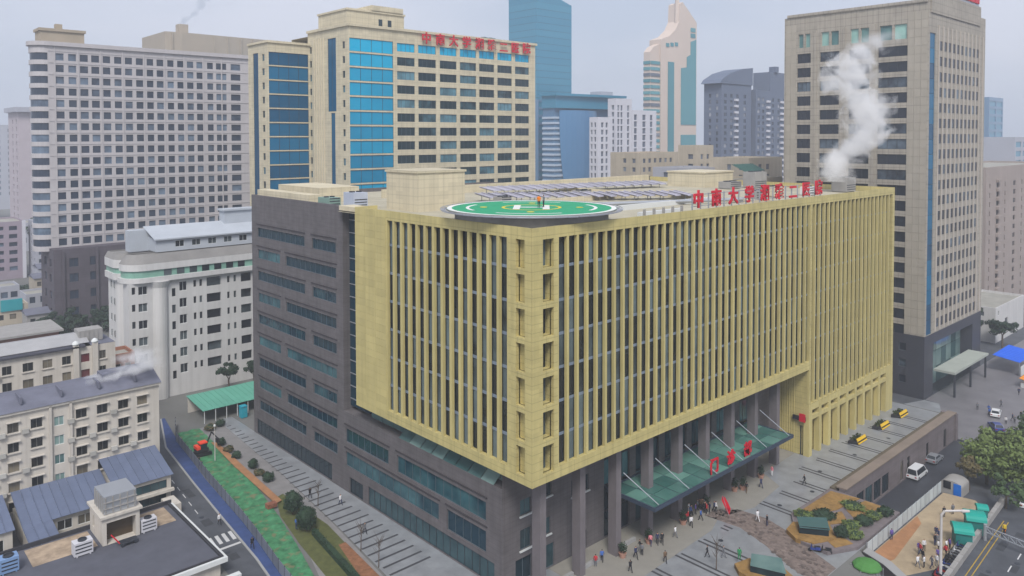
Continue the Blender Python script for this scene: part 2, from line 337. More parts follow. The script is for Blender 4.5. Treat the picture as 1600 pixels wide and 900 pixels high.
# green dust netting over the building site strip
NET = mat('green_dust_net', L(66, 124, 86), .85, var=.45, scale=.9, bump=.5, bscale=1.5)
gl_ = [(-10.3, 86), (-11.2, 78), (-12.6, 63.2), (-13.6, 52), (-14.6, 43), (-15.9, 33), (-17.4, 22)]
gr_ = [(-6.0, 86), (-6.6, 78), (-7.9, 63), (-9.0, 52), (-10.4, 43), (-12.4, 33), (-15.0, 22)]
b = MB(); NX = 14
for i in range(6):
    for j in range(10):
        for k in range(NX):
            def P(ii, jj, kk):
                t = jj/10; a = [gl_[ii][q]+(gl_[ii+1][q]-gl_[ii][q])*t for q in (0, 1)]; c = [gr_[ii][q]+(gr_[ii+1][q]-gr_[ii][q])*t for q in (0, 1)]; s = kk/NX
                x = a[0]+(c[0]-a[0])*s; y = a[1]+(c[1]-a[1])*s
                return (x, y, .12+.11*math.sin(x*2.3+y*.7)*math.sin(y*1.3-x)+.07*math.sin(y*3.1+x*1.9))
            b.quad(P(i, j, k), P(i, j, k+1), P(i, j+1, k+1), P(i, j+1, k))
_n = NET.node_tree.nodes; _k = NET.node_tree.links; _b = _n['Principled BSDF']; _src = _b.inputs['Base Color'].links[0].from_socket   # soil shows where the net is torn
_g = _n.new('ShaderNodeNewGeometry'); _t = _n.new('ShaderNodeTexNoise'); _t.inputs['Scale'].default_value = .8; _t.inputs['Detail'].default_value = 5; _k.new(_g.outputs['Position'], _t.inputs['Vector'])
_r = _n.new('ShaderNodeMapRange'); _r.inputs[1].default_value = .56; _r.inputs[2].default_value = .66; _k.new(_t.outputs['Fac'], _r.inputs[0])
_m = _n.new('ShaderNodeMix'); _m.data_type = 'RGBA'; _k.new(_r.outputs[0], _m.inputs[0]); _k.new(_src, _m.inputs[6]); _m.inputs[7].default_value = (*L(112, 116, 86), 1); _k.new(_m.outputs[2], _b.inputs['Base Color'])
net = tag(b.build('dust_netting', NET, smooth=True), 'wrinkled bright green dust net spread over the fenced site strip', 'net')
EARTH = mat('orange_earth', L(156, 114, 80), .95, var=.2, scale=.6, bump=.3)
sheet('earth_bank', [(-7.2, 77), (-6.4, 76), (-8.0, 47), (-9.2, 46.6), (-8.3, 64)], .3, EARTH)
sheet('site_verge', [(-5.9, 86), (-6.6, 77), (-8.2, 52), (-9.5, 40), (-14.8, 21), (-8.6, 12), (-5.5, 36.3), (-3.5, 56.5), (-1.7, 86)], .004, mat('verge_paving', L(128, 126, 126), .8, var=.14, scale=.5))
sheet('lawn', [(-8.0, 49), (-6.6, 49.5), (-6.3, 36), (-8.6, 17), (-13.4, 22), (-11.8, 34), (-10.2, 43)], .012, GRASS)
sheet('flower_bed', [(-8.0, 30), (-6.9, 30), (-8.3, 17), (-10.4, 19)], .02, mat('rust_planting', L(132, 92, 66), .95, var=.35, scale=1.2, bump=.4))

# ------------------------------------------------------------------ the hospital: yellow block on a grey stone base
ZS, ZW0, ZW1, ZT = 15.4, 16.8, 44.15, 45.5
LX, LX1, LY = 103.1, 67.1, 38.3
H = thing('hospital_building', 'large hospital block with yellow vertical fins over a grey stone base', 'building', (0, 0, 0))
FR, FL = FY(0, 0), FX(0, 0)
b = MB(); lz = [(44.1-4.05*k-3.35, 44.1-4.05*k) for k in range(7)]
# right face: corner pier, loggia holes, one wide opening for the fins (deeper beyond the porch)
b.facade(FR, LX1, ZS, ZT, [(1.8, 3.6, a, c) for a, c in lz] + [(4.3, LX1-.02, ZW0, ZW1)], .66)
FR2 = FY(0, LX1); b.facade(FR2, LX-LX1, 9.2, ZT, [(.6, LX-LX1-1.0, 9.25, ZW1)], .66)
b.facade(FL, LY, ZS, ZT, [(1.2, 2.7, a, c) for a, c in lz] + [(4.0, 29.9, ZW0, ZW1)], .66)
for a, c in lz:                                         # loggia niches run deeper
    b.quad((1.8, .5, a), (1.8, 1.5, a), (1.8, 1.5, c), (1.8, .5, c)); b.quad((3.6, .5, a), (3.6, 1.5, a), (3.6, 1.5, c), (3.6, .5, c)); b.quad((1.8, .5, a), (3.6, .5, a), (3.6, 1.5, a), (1.8, 1.5, a)); b.quad((1.8, .5, c), (3.6, .5, c), (3.6, 1.5, c), (1.8, 1.5, c))
    b.quad((.5, 1.2, a), (.9, 1.2, a), (.9, 2.7, a), (.5, 2.7, a)); b.quad((.85, 1.2, a), (.85, 2.7, a), (.85, 2.7, c), (.85, 1.2, c)); b.quad((.5, 2.7, a), (.9, 2.7, a), (.9, 2.7, c), (.5, 2.7, c)); b.quad((.5, 1.2, a), (.9, 1.2, a), (.9, 1.2, c), (.5, 1.2, c)); b.quad((.5, 1.2, c), (.9, 1.2, c), (.9, 2.7, c), (.5, 2.7, c))
b.quad((0, 0, ZS), (LX1, 0, ZS), (LX1, 9, ZS), (0, 9, ZS)); b.quad((0, 9, ZS), (9, 9, ZS), (9, LY, ZS), (0, LY, ZS))       # soffit
b.quad((LX, 0, 0), (LX, 62, 0), (LX, 62, ZT), (LX, 0, ZT)); b.quad((0, LY, ZS), (4, LY, ZS), (4, LY, ZT), (0, LY, ZT))
b.box(.35, LX-.35, .02, .35, ZT-.5, ZT-.01); b.box(.02, .35, .35, LY, ZT-.5, ZT-.01)                                        # parapet thickness
# the return wall beside the porch
FRET = FX(LX1, 0); b.facade(FRET, 9, 0, ZS, [(1.0, 1.8, 0, 5.2)], .6)
b.build('yellow_wall', YELJ, H)
fpiece('door', GL_BASE, H, FRET, 1.0, 1.8, .02, 5.2, -.5, -.42)
for k in range(14): fpiece('rib', YEL, H, FRET, 2.7+k*.44, 2.82+k*.44, .05, ZS-.05, 0, .1)
for a, c in lz: fpiece('loggia_glazing', GL_Y, H, FR, 1.82, 3.58, a, c, -1.48, -1.4)
# fins, spandrels, panes
NB_R, PR, NB_L, PL_ = 55, 1.747, 14, 1.85
xr = [5.17+PR*k for k in range(NB_R)]; yl = [4.95+PL_*k for k in range(NB_L)]
for k in range(NB_R+1):
    x = xr[0]-PR/2+PR*k; z0 = ZW0 if x < LX1-.3 else 9.25
    if x < 4.6: x0, x1 = 4.3, x+.18
    else: x0, x1 = x-.18, x+.18
    if x1 > LX-1: x1 = LX-1.0
    piece('fin', YEL, H, x0, x1, .012, .46, z0, ZW1)
for k in range(NB_L+1):
    y = yl[0]-PL_/2+PL_*k; piece('fin', YEL, H, .012, .44, max(y-.24, 4.0), min(y+.24, 29.9), ZW0, ZW1)
zsp = [40.55-4.05*k for k in range(9)]
for z in zsp:
    if z > ZW0: fpiece('spandrel', SPAN, H, FL, 4.0, 29.9, z-.16, z+.2, -.63, -.52)
    if z > ZW0: fpiece('spandrel', SPAN, H, FR, 4.3, LX1-.02, z-.16, z+.2, -.63, -.57)
    fpiece('spandrel', SPAN, H, FR2, .6, LX-LX1-1, z-.16, z+.2, -.63, -.57)
lev = [ZW1]+zsp
panes = []; rest = MB()
for y in yl:
    for i in range(7): panes.append((FL, y-.7, y+.7, max(lev[i+1]+.2, ZW0) if i < 6 else ZW0, lev[i]-(.16 if i else 0)))
for x in xr:
    low = ZW0 if x < LX1 else 9.3
    for i in range(9):
        a, c = max(lev[i+1]+.2, low), lev[i]-(.16 if i else 0)
        if c-a > .5: panes.append((FR, x-.7, x+.7, a, c))
for i, (F, u0, u1, a, c) in enumerate(panes):
    if i < 296: fpiece('window', GL_Y, H, F, u0, u1, a, c, -.64, -.6)
    else: rest.box(*fbox(F, u0, u1, a, c, -.64, -.6), r=R.random())
tag(rest.build('glazing', GL_Y, H), kind='stuff')
# big facing panels on the blank end of the left face and on the top and bottom bands
def panels(F, u0, u1, z0, z1, nu, nz):
    for i in range(nu):
        for j in range(nz):
            a = u0+(u1-u0)*i/nu; c = z0+(z1-z0)*j/nz
            fpiece('facing_panel', YEL, H, F, a+.02, a+(u1-u0)/nu-.02, c+.02, c+(z1-z0)/nz-.02, 0, .035)
panels(FL, 30.0, LY-.02, ZS+.02, ZT-.05, 3, 29)
# glass notch between the yellow and the grey block
b = MB(); b.box(2.4, 3.0, LY, 44, 13.4, 44.6); b.build('notch_glazing', GL_B, H)
for k in range(15): piece('notch_bar', ALU, H, 2.28, 2.4, LY+.05, 43.9, 14.5+k*2.03, 14.62+k*2.03)
piece('notch_roof', CREAM, H, .6, 3.2, LY+.02, 44.0, 44.6, 45.3)
# clerestory under the soffit
fc = FX(3.2, 7.5)
for k in range(10): fpiece('clerestory_pane', GL_TEAL, H, FX(2.6, 8), k*3.03, k*3.03+2.9, 12.9, ZS, -.2, 0)
for k in range(8):
    b = MB(); y = 8.2+k*2.6; b.quad((1.25, y, 12.75), (2.62, y, 13.9), (2.62, y+2.45, 13.9), (1.25, y+2.45, 12.75)); b.quad((1.25, y, 12.68), (2.62, y, 13.83), (2.62, y+2.45, 13.83), (1.25, y+2.45, 12.68)); b.build('skylight_pane', GL_TEAL, H)
# grey block (rear) and podium (front)
FG = FX(1.2, 6.5); rows = [39.2-4.06*k for k in range(9)]; holes = []
wg = []
for i, z in enumerate(rows):
    sp = [(56.6, 74.9), (46.2, 54.0)] if i % 2 == 0 else [(65.8, 74.9), (46.2, 63.6)]
    for a, c in sp: wg.append((a-6.5, c-6.5, z-1.75, z))
pod = [(31.5, 43.6, 7.9, 10.1), (9.6, 29.3, 7.6, 10.1), (19.4, 43.6, 4.1, 6.4), (9.6, 17.6, 3.6, 6.4)]
wp = [(a-6.5, c-6.5, z0, z1) for a, c, z0, z1 in pod]
bs = [(48, 76.2, .05, 2.9), (8, 37.2, .05, 2.9), (38.6, 42.6, .05, 2.6)]
wb = [(a-6.5, c-6.5, z0, z1) for a, c, z0, z1 in bs]
b = MB()
b.facade(FG, 37.5, 0, 12.75, [h for h in wp] + [(1.5, 30.7, .05, 2.9), (32.1, 36.1, .05, 2.6)], .35)
b.facade(FX(1.2, 44), 33.3, 0, 45.2, [(a-37.5, c-37.5, z0, z1) for a, c, z0, z1 in wg] + [(4, 32.2, .05, 2.9)], .35)
b.quad((1.2, 6.5, 12.75), (9, 6.5, 12.75), (9, 44, 12.75), (1.2, 44, 12.75))
b.quad((1.2, 44, 12.75), (3, 44, 12.75), (3, 44, 45.2), (1.2, 44, 45.2)); b.quad((1.2, 77.3, 0), (60, 77.3, 0), (60, 77.3, 45.2), (1.2, 77.3, 45.2)); b.quad((60, 62, 0), (60, 77.3, 0), (60, 77.3, 45.2), (60, 62, 45.2)); b.quad((60, 62, 0), (103, 62, 0), (103, 62, 45), (60, 62, 45))
b.box(1.25, 1.7, 44.05, 77.2, 44.3, 45.19)
# podium return towards the entrance
FP = FY(6.5, 1.2); b.facade(FP, 5.2, 0, 15.4, [(3.0, 4.9, 8.4, 10.4), (3.0, 4.9, 4.0, 6.6), (2.2, 5.0, .05, 3.0)], .35)
b.facade(FY(6.3, 6.4), 60.7, 0, 15.4, [(x, x+w, z0, z1) for x, w, z0, z1 in [(.6, 2.4, 4.6, 6.8), (.5, 3.2, .05, 3.2), (.8, 2.4, 9.6, 11.6), (7.0, 3.4, 8.0, 10.2), (7.0, 3.4, 12.2, 14.4), (8.0, 2, .05, 2.6)]] + [(13.6+7*k, 19.2+7*k, .05, 14.6) for k in range(6)], .4)
b.quad((6.4, 6.3, 0), (6.4, 6.5, 0), (6.4, 6.5, 15.4), (6.4, 6.3, 15.4))
b.build('grey_wall', GREY, H)
for (a, c, z0, z1) in wg + wp:
    win(H, FG, a, c, z0, z1, .25, GL_B, GFR, max(2, int((c-a)/1.9)), name='strip_window', fw_=.06)
    fpiece('drip_moulding', DRIPSH, H, FG, a-.3, c+.3, z1+.55, z1+.7, 0, .12)
for (a, c, z0, z1) in wb: win(H, FG, a, c, z0, z1, .25, GL_BASE, DKMET, int((c-a)/1.6), name='shop_front')
for (a, c, z0, z1) in [(3.0, 4.9, 8.4, 10.4), (3.0, 4.9, 4.0, 6.6), (2.2, 5.0, .05, 3.0)]:
    win(H, FP, a, c, z0, z1, .25, GL_BASE, GFR, 1)
    if z0 > 1: fpiece('sill', WFR, H, FP, a-.15, c+.15, z0-.18, z0, 0, .2)
FE = FY(6.3, 6.4)
for (x, w, z0, z1) in [(.6, 2.4, 4.6, 6.8), (.5, 3.2, .05, 3.2), (.8, 2.4, 9.6, 11.6), (7.0, 3.4, 8.0, 10.2), (7.0, 3.4, 12.2, 14.4), (8.0, 2, .05, 2.6)]:
    win(H, FE, x, x+w, z0, z1, .25, GL_BASE, GFR, 1)
    if z0 > 1: fpiece('sill', WFR, H, FE, x-.15, x+w+.15, z0-.18, z0, 0, .2)
for k in range(6):                                      # tall hall glazing behind the piers
    for j in range(4):
        win(H, FE, 13.6+7*k, 19.2+7*k, .05+j*3.65, 3.6+j*3.65 if j < 3 else 14.6, .3, GL_BASE if j != 2 else GL_B, DKMET, 3, name='hall_glazing')
for x in (3.4, 10.5, 17.6, 24.6, 31.6, 38.6, 45.6, 52.7, 59.8):
    piece('pier', GREY2, H, x, x+1.0, 2.1, 3.5, 0, ZS-.01)
for x in (6.6, 12.2, 19.2): piece('ledge', KERB, H, x, x+3.6, 2.9, 3.3, .02, .5)
# arcade at the far end
for k in range(10): piece('pilaster', YEL, H, LX1+.2+3.62*k+(.0 if k else -.26), LX1+1.1+3.62*k if k < 9 else LX-.02, .012 if k else -.03, 1.0, 0, 9.15)
for k in range(9): piece('arcade_beam', YEL, H, LX1+1.1+3.62*k, LX1+.2+3.62*(k+1), .05, .7, 6.3, 7.0); piece('arcade_beam', YEL, H, LX1+1.1+3.62*k, LX1+.2+3.62*(k+1), .05, .9, 8.0, 9.14)
piece('arcade_back_wall', YELJ, H, LX1+.3, LX, 1.3, 1.5, 0, 9.15)
# entrance canopy of glass hung on rods
cx0, cx1, cy0, cy1, cz = 20.4, 57.6, -2.1, 6.2, 6.95
cn = link('entrance_canopy', None, H, (cx0, cy0, cz)); cn['label'] = 'green glass canopy hung on rods with red characters'
b = MB()
for a in ((cx0, cx1, cy0, cy0+.22), (cx0, cx1, cy1-.2, cy1), (cx0, cx0+.22, cy0+.22, cy1-.2), (cx1-.22, cx1, cy0+.22, cy1-.2)): b.box(*a, cz-.35, cz+.18)
for k in range(1, 12): x = cx0+(cx1-cx0)*k/12; b.box(x-.07, x+.07, cy0+.22, cy1-.2, cz-.25, cz+.02)
b.box(cx0+.22, cx1-.22, .7, .76, cz-.22, cz+.01)
b.build('canopy_frame', mat('blue_grey_steel', L(74, 88, 108), .4, metal=.5, var=.08), cn)
for k in range(12):
    for j in range(3):
        w = (cx1-cx0)/12; y0 = cy0+.24+j*2.62; piece('glass_panel', CANOPY, cn, cx0+w*k+.08, cx0+w*(k+1)-.08, y0, y0+2.55, cz+.03, cz+.06)
for x in (18.75, 25.7, 32.7, 39.7, 46.7, 53.8):
    b = MB(); b.tube((x+.2, 2.0, 11.0), (x+3.0, cy0+.4, cz+.1), .07, n=6); b.build('hanger_rod', ALU, cn)
for ch, x in zip('门诊部', (35.6, 40.1, 44.8)):
    o = link('character', char_mesh(ch, 2.25, RED, .15, .03), cn, (x, -1.3, cz+.1))
# roofs, helipad, rooftop rooms
b = MB(); b.quad((.3, .3, 44.4), (LX, .3, 44.4), (LX, 44, 44.4), (.3, 44, 44.4)); b.quad((1.25, 44, 44.4), (LX, 44, 44.4), (LX, 62, 44.4), (1.25, 62, 44.4)); b.quad((1.25, 62, 44.4), (60, 62, 44.4), (60, 77.3, 44.4), (1.25, 77.3, 44.4)); b.build('roof', ROOFC, H)
b = MB(); b.box(8.5, 17.8, 34, 42.6, 44.4, 50.4); b.box(8.3, 18, 33.8, 42.8, 50.4, 50.75); b.build('stair_house', CREAM, H)
b = MB(); b.lathe((18.9, 37.6, 44.4), [(.75, 0), (.75, 4.6), (.9, 4.7), (.9, 5.1), (.3, 5.3)], 14); b.build('vent_pipe', ALU, H, smooth=False)
b = MB(); b.box(60, 60.3, .3, 62, 44.4, 45.1); b.box(20, 102, 61.4, 61.9, 44.4, 46); b.box(26, 70, 30, 30.3, 44.4, 45.3); b.box(89, 101, 36, 46, 44.4, 47.6); b.box(88.8, 101.2, 35.8, 46.2, 47.6, 47.9); b.build('roof_upstand', CREAM, H)
b = MB(); b.box(1.8, 4.2, 56, 76, 44.42, 46.2); b.box(6, 14, 60, 76, 44.42, 47); b.build('roof_room', CREAM, H)

HG = mat('helipad_green', L(24, 150, 104), .6, var=.08, scale=.6); HW = mat('helipad_white', L(218, 220, 216), .6, var=.06); HY = mat('helipad_yellow', L(214, 190, 40), .6)
HC = (10.3, 10.7, 46.6); hp = thing('helipad', 'round green rooftop helipad with white rings and grey safety rim', 'helipad', HC)
def disc(mb, r0, r1, z, n=64, a0=0, a1=2*math.pi, c=HC):
    for j in range(n):
        t0 = a0+(a1-a0)*j/n; t1 = a0+(a1-a0)*(j+1)/n
        mb.quad((c[0]+r0*math.cos(t0), c[1]+r0*math.sin(t0), z), (c[0]+r1*math.cos(t0), c[1]+r1*math.sin(t0), z), (c[0]+r1*math.cos(t1), c[1]+r1*math.sin(t1), z), (c[0]+r0*math.cos(t1), c[1]+r0*math.sin(t1), z))
b = MB(); b.lathe((HC[0], HC[1], 44.45), [(10.2, 0), (10.2, 1.7), (11.3, 1.95), (11.3, 2.13), (.01, 2.13)], 64); b.build('drum', CONC, hp); b = MB(); disc(b, 0.01, 11.28, 46.597); b.build('deck', HG, hp)
b = MB(); disc(b, 10.6, 11.25, 46.61); b.build('edge_ring', HW, hp)
b = MB(); disc(b, 8.3, 8.75, 46.61, 16, .3, 1.3); disc(b, 8.3, 8.75, 46.61, 16, 1.9, 2.9); disc(b, 8.3, 8.75, 46.61, 16, 3.4, 4.4); disc(b, 8.3, 8.75, 46.61, 16, 5.0, 6.0); b.build('ring_marking', HW, hp)
b = MB(); disc(b, 3.6, 4.0, 46.61); b.build('circle_marking', HY, hp)
b = MB(); c45 = math.cos(math.pi/4)
for (a0, a1, c0, c1) in ((-2.4, -1.5, -3, 3), (1.5, 2.4, -3, 3), (-1.5, 1.5, -.5, .5)):
    b.quad(*[(HC[0]+(x*c45-y*c45), HC[1]+(-x*c45-y*c45)*1, 46.62) for x, y in ((a0, c0), (a1, c0), (a1, c1), (a0, c1))])
b.build('cross_marking', HW, hp)
for k in range(4):
    t = math.pi/4*(2*k)-math.pi/4; b = MB(); b.lathe((HC[0]+6.4*math.cos(t), HC[1]+6.4*math.sin(t), 46.61), [(.5, 0), (.5, .02), (.01, .02)], 14); b.build('spot_marking', HY, hp)
b = MB()
for j in range(48):
    t = 2*math.pi*j/48; e = (math.cos(t), math.sin(t)); b.tube((HC[0]+11.3*e[0], HC[1]+11.3*e[1], 46.3), (HC[0]+12.1*e[0], HC[1]+12.1*e[1], 46.55), .045, n=4)
for r, z in ((11.7, 46.43), (12.1, 46.55)):
    for j in range(48):
        t, u = 2*math.pi*j/48, 2*math.pi*(j+1)/48; b.tube((HC[0]+r*math.cos(t), HC[1]+r*math.sin(t), z), (HC[0]+r*math.cos(u), HC[1]+r*math.sin(u), z), .05, n=4)
b.build('safety_rim', ALU, hp)
b = MB(); disc(b, 11.35, 12.05, 46.38, 64); b.build('safety_net', mat('grey_net', L(140, 142, 150), .8, var=.1), hp)
# rooftop sign: nine red characters on a frame
SIGN = '中南大学湘雅二医院'
rs = thing('roof_sign', 'nine red characters standing along the front edge of the main roof', 'sign', (35, 1.2, 45.5))
b = MB(); b.box(34, 74.5, 1.75, 1.85, 45.7, 45.8); b.box(34, 74.5, 1.75, 1.85, 47.4, 47.5)
for k in range(20): b.box(34.2+k*2.1, 34.3+k*2.1, 1.7, 1.9, 44.4, 47.6)
b.build('sign_frame', ALU, rs)
for k, ch in enumerate(SIGN): link('character', char_mesh(ch, 2.7, RED, .2, .03), rs, (35.4+k*4.7, 1.5, 45.5))
# rows of pale solar collectors
SOL = mat('pale_collector', L(160, 158, 170), .55, var=.12, scale=.8, spec=.6, ov=.1)
for nm_, (ax, ay, bx, by), n, lb in (('a', (28, 42.5, 60, 20.5), 16, 'long row of pale tilted collectors right behind the helipad'), ('b', (40, 55, 84, 44.5), 18, 'far row of pale tilted collectors at the rear of the main roof')):
    t = thing('solar_collector', lb, 'solar panel', (ax, ay, 44.4), 'collector rows on the hospital roof')
    b = MB()
    for k in range(n):
        f = (k+.5)/n; x = ax+(bx-ax)*f; y = ay+(by-ay)*f
        b.box(x-.05, x+.05, y+1.1, y+1.2, 44.4, 45.6); b.box(x-.05, x+.05, y-1.1, y-1, 44.4, 45.3)
    b.build('stand', ALU, t)
    for k in range(n):
        f = (k+.5)/n; x = ax+(bx-ax)*f; y = ay+(by-ay)*f; w = abs(bx-ax)/n/2-.08
        b = MB(); b.quad((x-w, y-2.2, 45.2), (x+w, y-2.2, 45.2), (x+w, y+2.2, 45.8), (x-w, y+2.2, 45.8)); b.quad((x-w, y-2.2, 45.1), (x+w, y-2.2, 45.1), (x+w, y+2.2, 45.7), (x-w, y+2.2, 45.7)); b.quad((x-w, y-2.2, 45.1), (x+w, y-2.2, 45.1), (x+w, y-2.2, 45.2), (x-w, y-2.2, 45.2)); b.tube((x-w+.1, y-2.1, 45.28), (x-w+.1, y+2.1, 45.88), .1, n=6); b.tube((x+w-.1, y-2.1, 45.28), (x+w-.1, y+2.1, 45.88), .1, n=6)
        b.build('panel', SOL, t)
# rooftop machines
def cooling_unit(x, y, z, label, sx=2.2, sy=1.6, sz=1.9, group=None, m=None, nf=2):
    t = thing('cooling_unit', label, 'cooling unit', (x, y, z), group); m = m or CONC
    b = MB(); b.box(x-sx/2, x+sx/2, y-sy/2, y+sy/2, z+.15, z+sz)
    for q in (-1, 1): b.box(x+q*sx*.35-.08, x+q*sx*.35+.08, y-sy/2, y+sy/2, z, z+.15)
    b.build('housing', m, t)
    for k in range(nf):
        fx = x-sx/2+sx*(k+.5)/nf; b = MB(); r = min(sx/nf, sy)*.38; b.lathe((fx, y, z+sz), [(r, 0), (r, .18), (r*.8, .18), (r*.8, .05), (.01, .05)], 14); b.build('fan', DKMET, t)
    for k in range(3): piece('louvre', DKMET, t, x-sx/2+.15, x+sx/2-.15, y-sy/2-.03, y-sy/2, z+.5+k*.45, z+.65+k*.45)
    return t
cooling_unit(5.4, 47.0, 44.4, 'pale box unit on roof behind the glass notch', 2.6, 3.2, 2.6, m=mat('pale_blue_sheet', L(176, 184, 200), .6))
cooling_unit(3.4, 52, 44.4, 'low green unit on the grey block roof edge', 2.2, 3.6, 1.6, m=mat('sage_sheet', L(120, 146, 136), .6))
cooling_unit(97.0, 28, 44.4, 'tall grey machine group beside the first character of the roof sign', 5, 3, 3.6, nf=3)
cooling_unit(98.5, 8.5, 44.4, 'cooling tower on the hospital roof that gives off the white steam', 4.2, 3.2, 3.0)
cooling_unit(66, 10, 44.4, 'grey box unit behind the middle of the roof sign', 3.0, 2.2, 1.8); cooling_unit(76, 12, 44.4, 'pale box unit behind the end of the roof sign', 3.4, 2.4, 2.0, m=CREAM)
cooling_unit(84, 9, 44.4, 'white box unit between roof sign and steaming tower', 2.6, 2.0, 1.7, m=WFR); cooling_unit(90, 30, 44.4, 'low grey unit before the beige roof room', 4.5, 3, 1.6)
cooling_unit(26, 34, 44.4, 'small grey unit between stair house and collectors', 2.4, 2.0, 1.5); cooling_unit(48, 36, 44.4, 'grey unit between the two collector rows', 3.2, 2.2, 1.4)
dt = thing('roof_duct', 'pale pipe run crossing the roof behind the helipad', 'pipe', (24, 22, 44.4))
b = MB(); b.tube((24, 24, 45), (60, 9, 45), .3, n=8); b.tube((60, 9, 45), (88, 20, 45), .3, n=8); b.build('pipe', ALU, dt)
for k in range(9): f = k/8; piece('support', CONC, dt, 24+36*f-.2, 24+36*f+.2, 24-15*f-.2, 24-15*f+.2, 44.4, 44.75)
bw_ = thing('roof_beam', 'long white kerb beam on the roof between helipad and sign', 'beam', (20, 4, 44.4)); b = MB(); b.box(24, 34, 3.2, 3.8, 44.4, 45.5); b.box(22, 60, 14, 14.5, 44.4, 45.2); b.build('beam', WFR, bw_)
for k in range(5): piece('post', CONC, bw_, 24.5+2.2*k, 24.8+2.2*k, 2.9, 3.2, 44.4, 45.9)
# ------------------------------------------------------------------ neighbouring and far buildings
def block(name, label, x0, x1, y0, y1, z0, z1, wm, lw=(), rw=(), gm=None, fm=None, nm=0, d=.25, group=None, parapet=.7, roof=ROOFG, t=None, wname='window', cat='building', bars=0):
    """box building: lw = openings (u along +Y, z) of the -X face, rw = openings (u along +X, z) of the -Y face"""
    t = t or thing(name, label, cat, (x0, y0, z0), group)
    b = MB(); fl, fr = FX(x0, y0), FY(y0, x0)
    b.facade(fl, y1-y0, z0, z1, [h[:4] for h in lw], d+.1); b.facade(fr, x1-x0, z0, z1, [h[:4] for h in rw], d+.1)
    shell(b, x0, x1, y0, y1, z0, z1-parapet, 'XYT'); p = .3
    if parapet:
        shell(b, x0, x1, y0, y1, z1-parapet, z1, 'XY')
        for (a, c, e, f) in ((x0+.01, x1-.01, y0+.01, y0+p), (x0+.01, x0+p, y0+p, y1-.01), (x1-p, x1-.01, y0+p, y1-.01), (x0+p, x1-p, y1-p, y1-.01)): b.box(a, c, e, f, z1-parapet, z1-.005)
    b.build('wall', wm, t)
    b = MB(); b.quad((x0+p, y0+p, z1-parapet+.02), (x1-p, y0+p, z1-parapet+.02), (x1-p, y1-p, z1-parapet+.02), (x0+p, y1-p, z1-parapet+.02)); b.build('roof', roof, t)
    for F, hs_ in ((fl, lw), (fr, rw)):
        for h in hs_: win(t, F, *h[:4], d, h[4] if len(h) > 4 else gm, fm, nm, wname, bars)
    return t
def grid(cols, z_top, pitch, h, n): return [(a, c, z_top-pitch*k-h, z_top-pitch*k) for k in range(n) for a, c in cols]

# hospital tower with the blue glass bays -------------------------------------------------
BLUE = glass('blue_curtain_glass', L(0, 104, 146), L(0, 178, 220), .9, rough=.2, spec=.2, metal=.1, scale=.09)
BLUED = glass('deep_blue_glass', L(0, 72, 108), L(0, 110, 152), .6, rough=.2, spec=.15, metal=.1, scale=.12)
GL_T = glass('tower_glass', L(10, 42, 54), L(96, 140, 156), .25)
HTY, HTX = 117.6, 46.3
t1 = thing('hospital_tower', 'cream tower with bright blue glass bays and red rooftop characters', 'building', (HTX, HTY, -4.5))
cols = [(61.6, 67.6), (68.8, 75.1), (76.5, 82.7), (84, 90.3), (91.5, 97.6), (98.9, 105), (106.4, 112.5)]
rw = [(a-HTX, c-HTX, 82.2-3.92*k-2.35, 82.2-3.92*k) for k in range(14) for a, c in cols]
rw_g = [(.2, 14.0, 82.4-3.92*k-3.5, 82.4-3.92*k, BLUE) for k in range(14)]
lw = [(2.0, 3.3, 81.6-3.92*k-1.9, 81.6-3.92*k) for k in range(14)] + [(20.2, 21.4, 81.6-3.92*k-1.9, 81.6-3.92*k) for k in range(14)]
lw_b = [(6.7, 11.2, 63.0, 83.0, BLUED), (7.4, 9.6, 26, 62.6, BLUED)]
ztop = 85.5
b = MB(); fr, fl = FY(HTY, HTX), FX(HTX, HTY)
b.facade(fr, 69, -4.5, ztop, [h[:4] for h in rw+rw_g], .35); b.facade(fl, 22.5, -4.5, ztop, [h[:4] for h in lw+lw_b], .35)
shell(b, HTX, 115.3, HTY, 150, -4.5, ztop-.8, 'XYT')
b.box(HTX-.5, 115.8, HTY-.5, HTY+.2, ztop, ztop+.7); b.box(HTX-.5, HTX+.2, HTY+.2, 140, ztop, ztop+.7)
b.build('wall', CREAM, t1)
for h in rw: win(t1, fr, *h[:4], .25, BLUE if h[3] > 80 else GL_T, GFR, 3)
for h in rw_g: win(t1, fr, *h[:4], .2, BLUE, DKMET, 3, name='curtain_glazing', fw_=.09)
for h in lw: win(t1, fl, *h[:4], .25, GL_T, GFR, 0)
for h in lw_b: win(t1, fl, *h[:4], .2, BLUED, DKMET, 1, name='curtain_glazing', fw_=.09)
for k in range(5): fpiece('wall_rib', CREAMW, t1, fl, 13.2+k*1.35, 13.6+k*1.35, -4, 83.5, 0, .25)
WX, WY = 33.6, 138.9                                   # the rear wing, same pattern again
b = MB(); fr2, fl2 = FY(WY, WX), FX(WX, WY)
g2 = [(.3, 12.2, 79.5-3.92*k-3.6, 79.5-3.92*k) for k in range(13)]; l2 = [(2.0, 3.6, 79-3.92*k-1.9, 79-3.92*k) for k in range(13)]; l2b = [(6, 9.4, 24, 79.6)]
b.facade(fr2, HTX-WX, -4.5, 82, g2, .35); b.facade(fl2, 12.5, -4.5, 82, l2+l2b, .35); shell(b, WX, HTX, WY, 151.4, -4.5, 81.2, 'YT')
b.box(WX-.4, HTX, WY-.4, WY+.2, 82, 82.6); b.box(WX-.4, WX+.2, WY+.2, 151.4, 82, 82.6)
b.build('wing_wall', CREAM, t1)
for h in g2: win(t1, fr2, *h, .2, BLUED, DKMET, 3, name='curtain_glazing', fw_=.09)
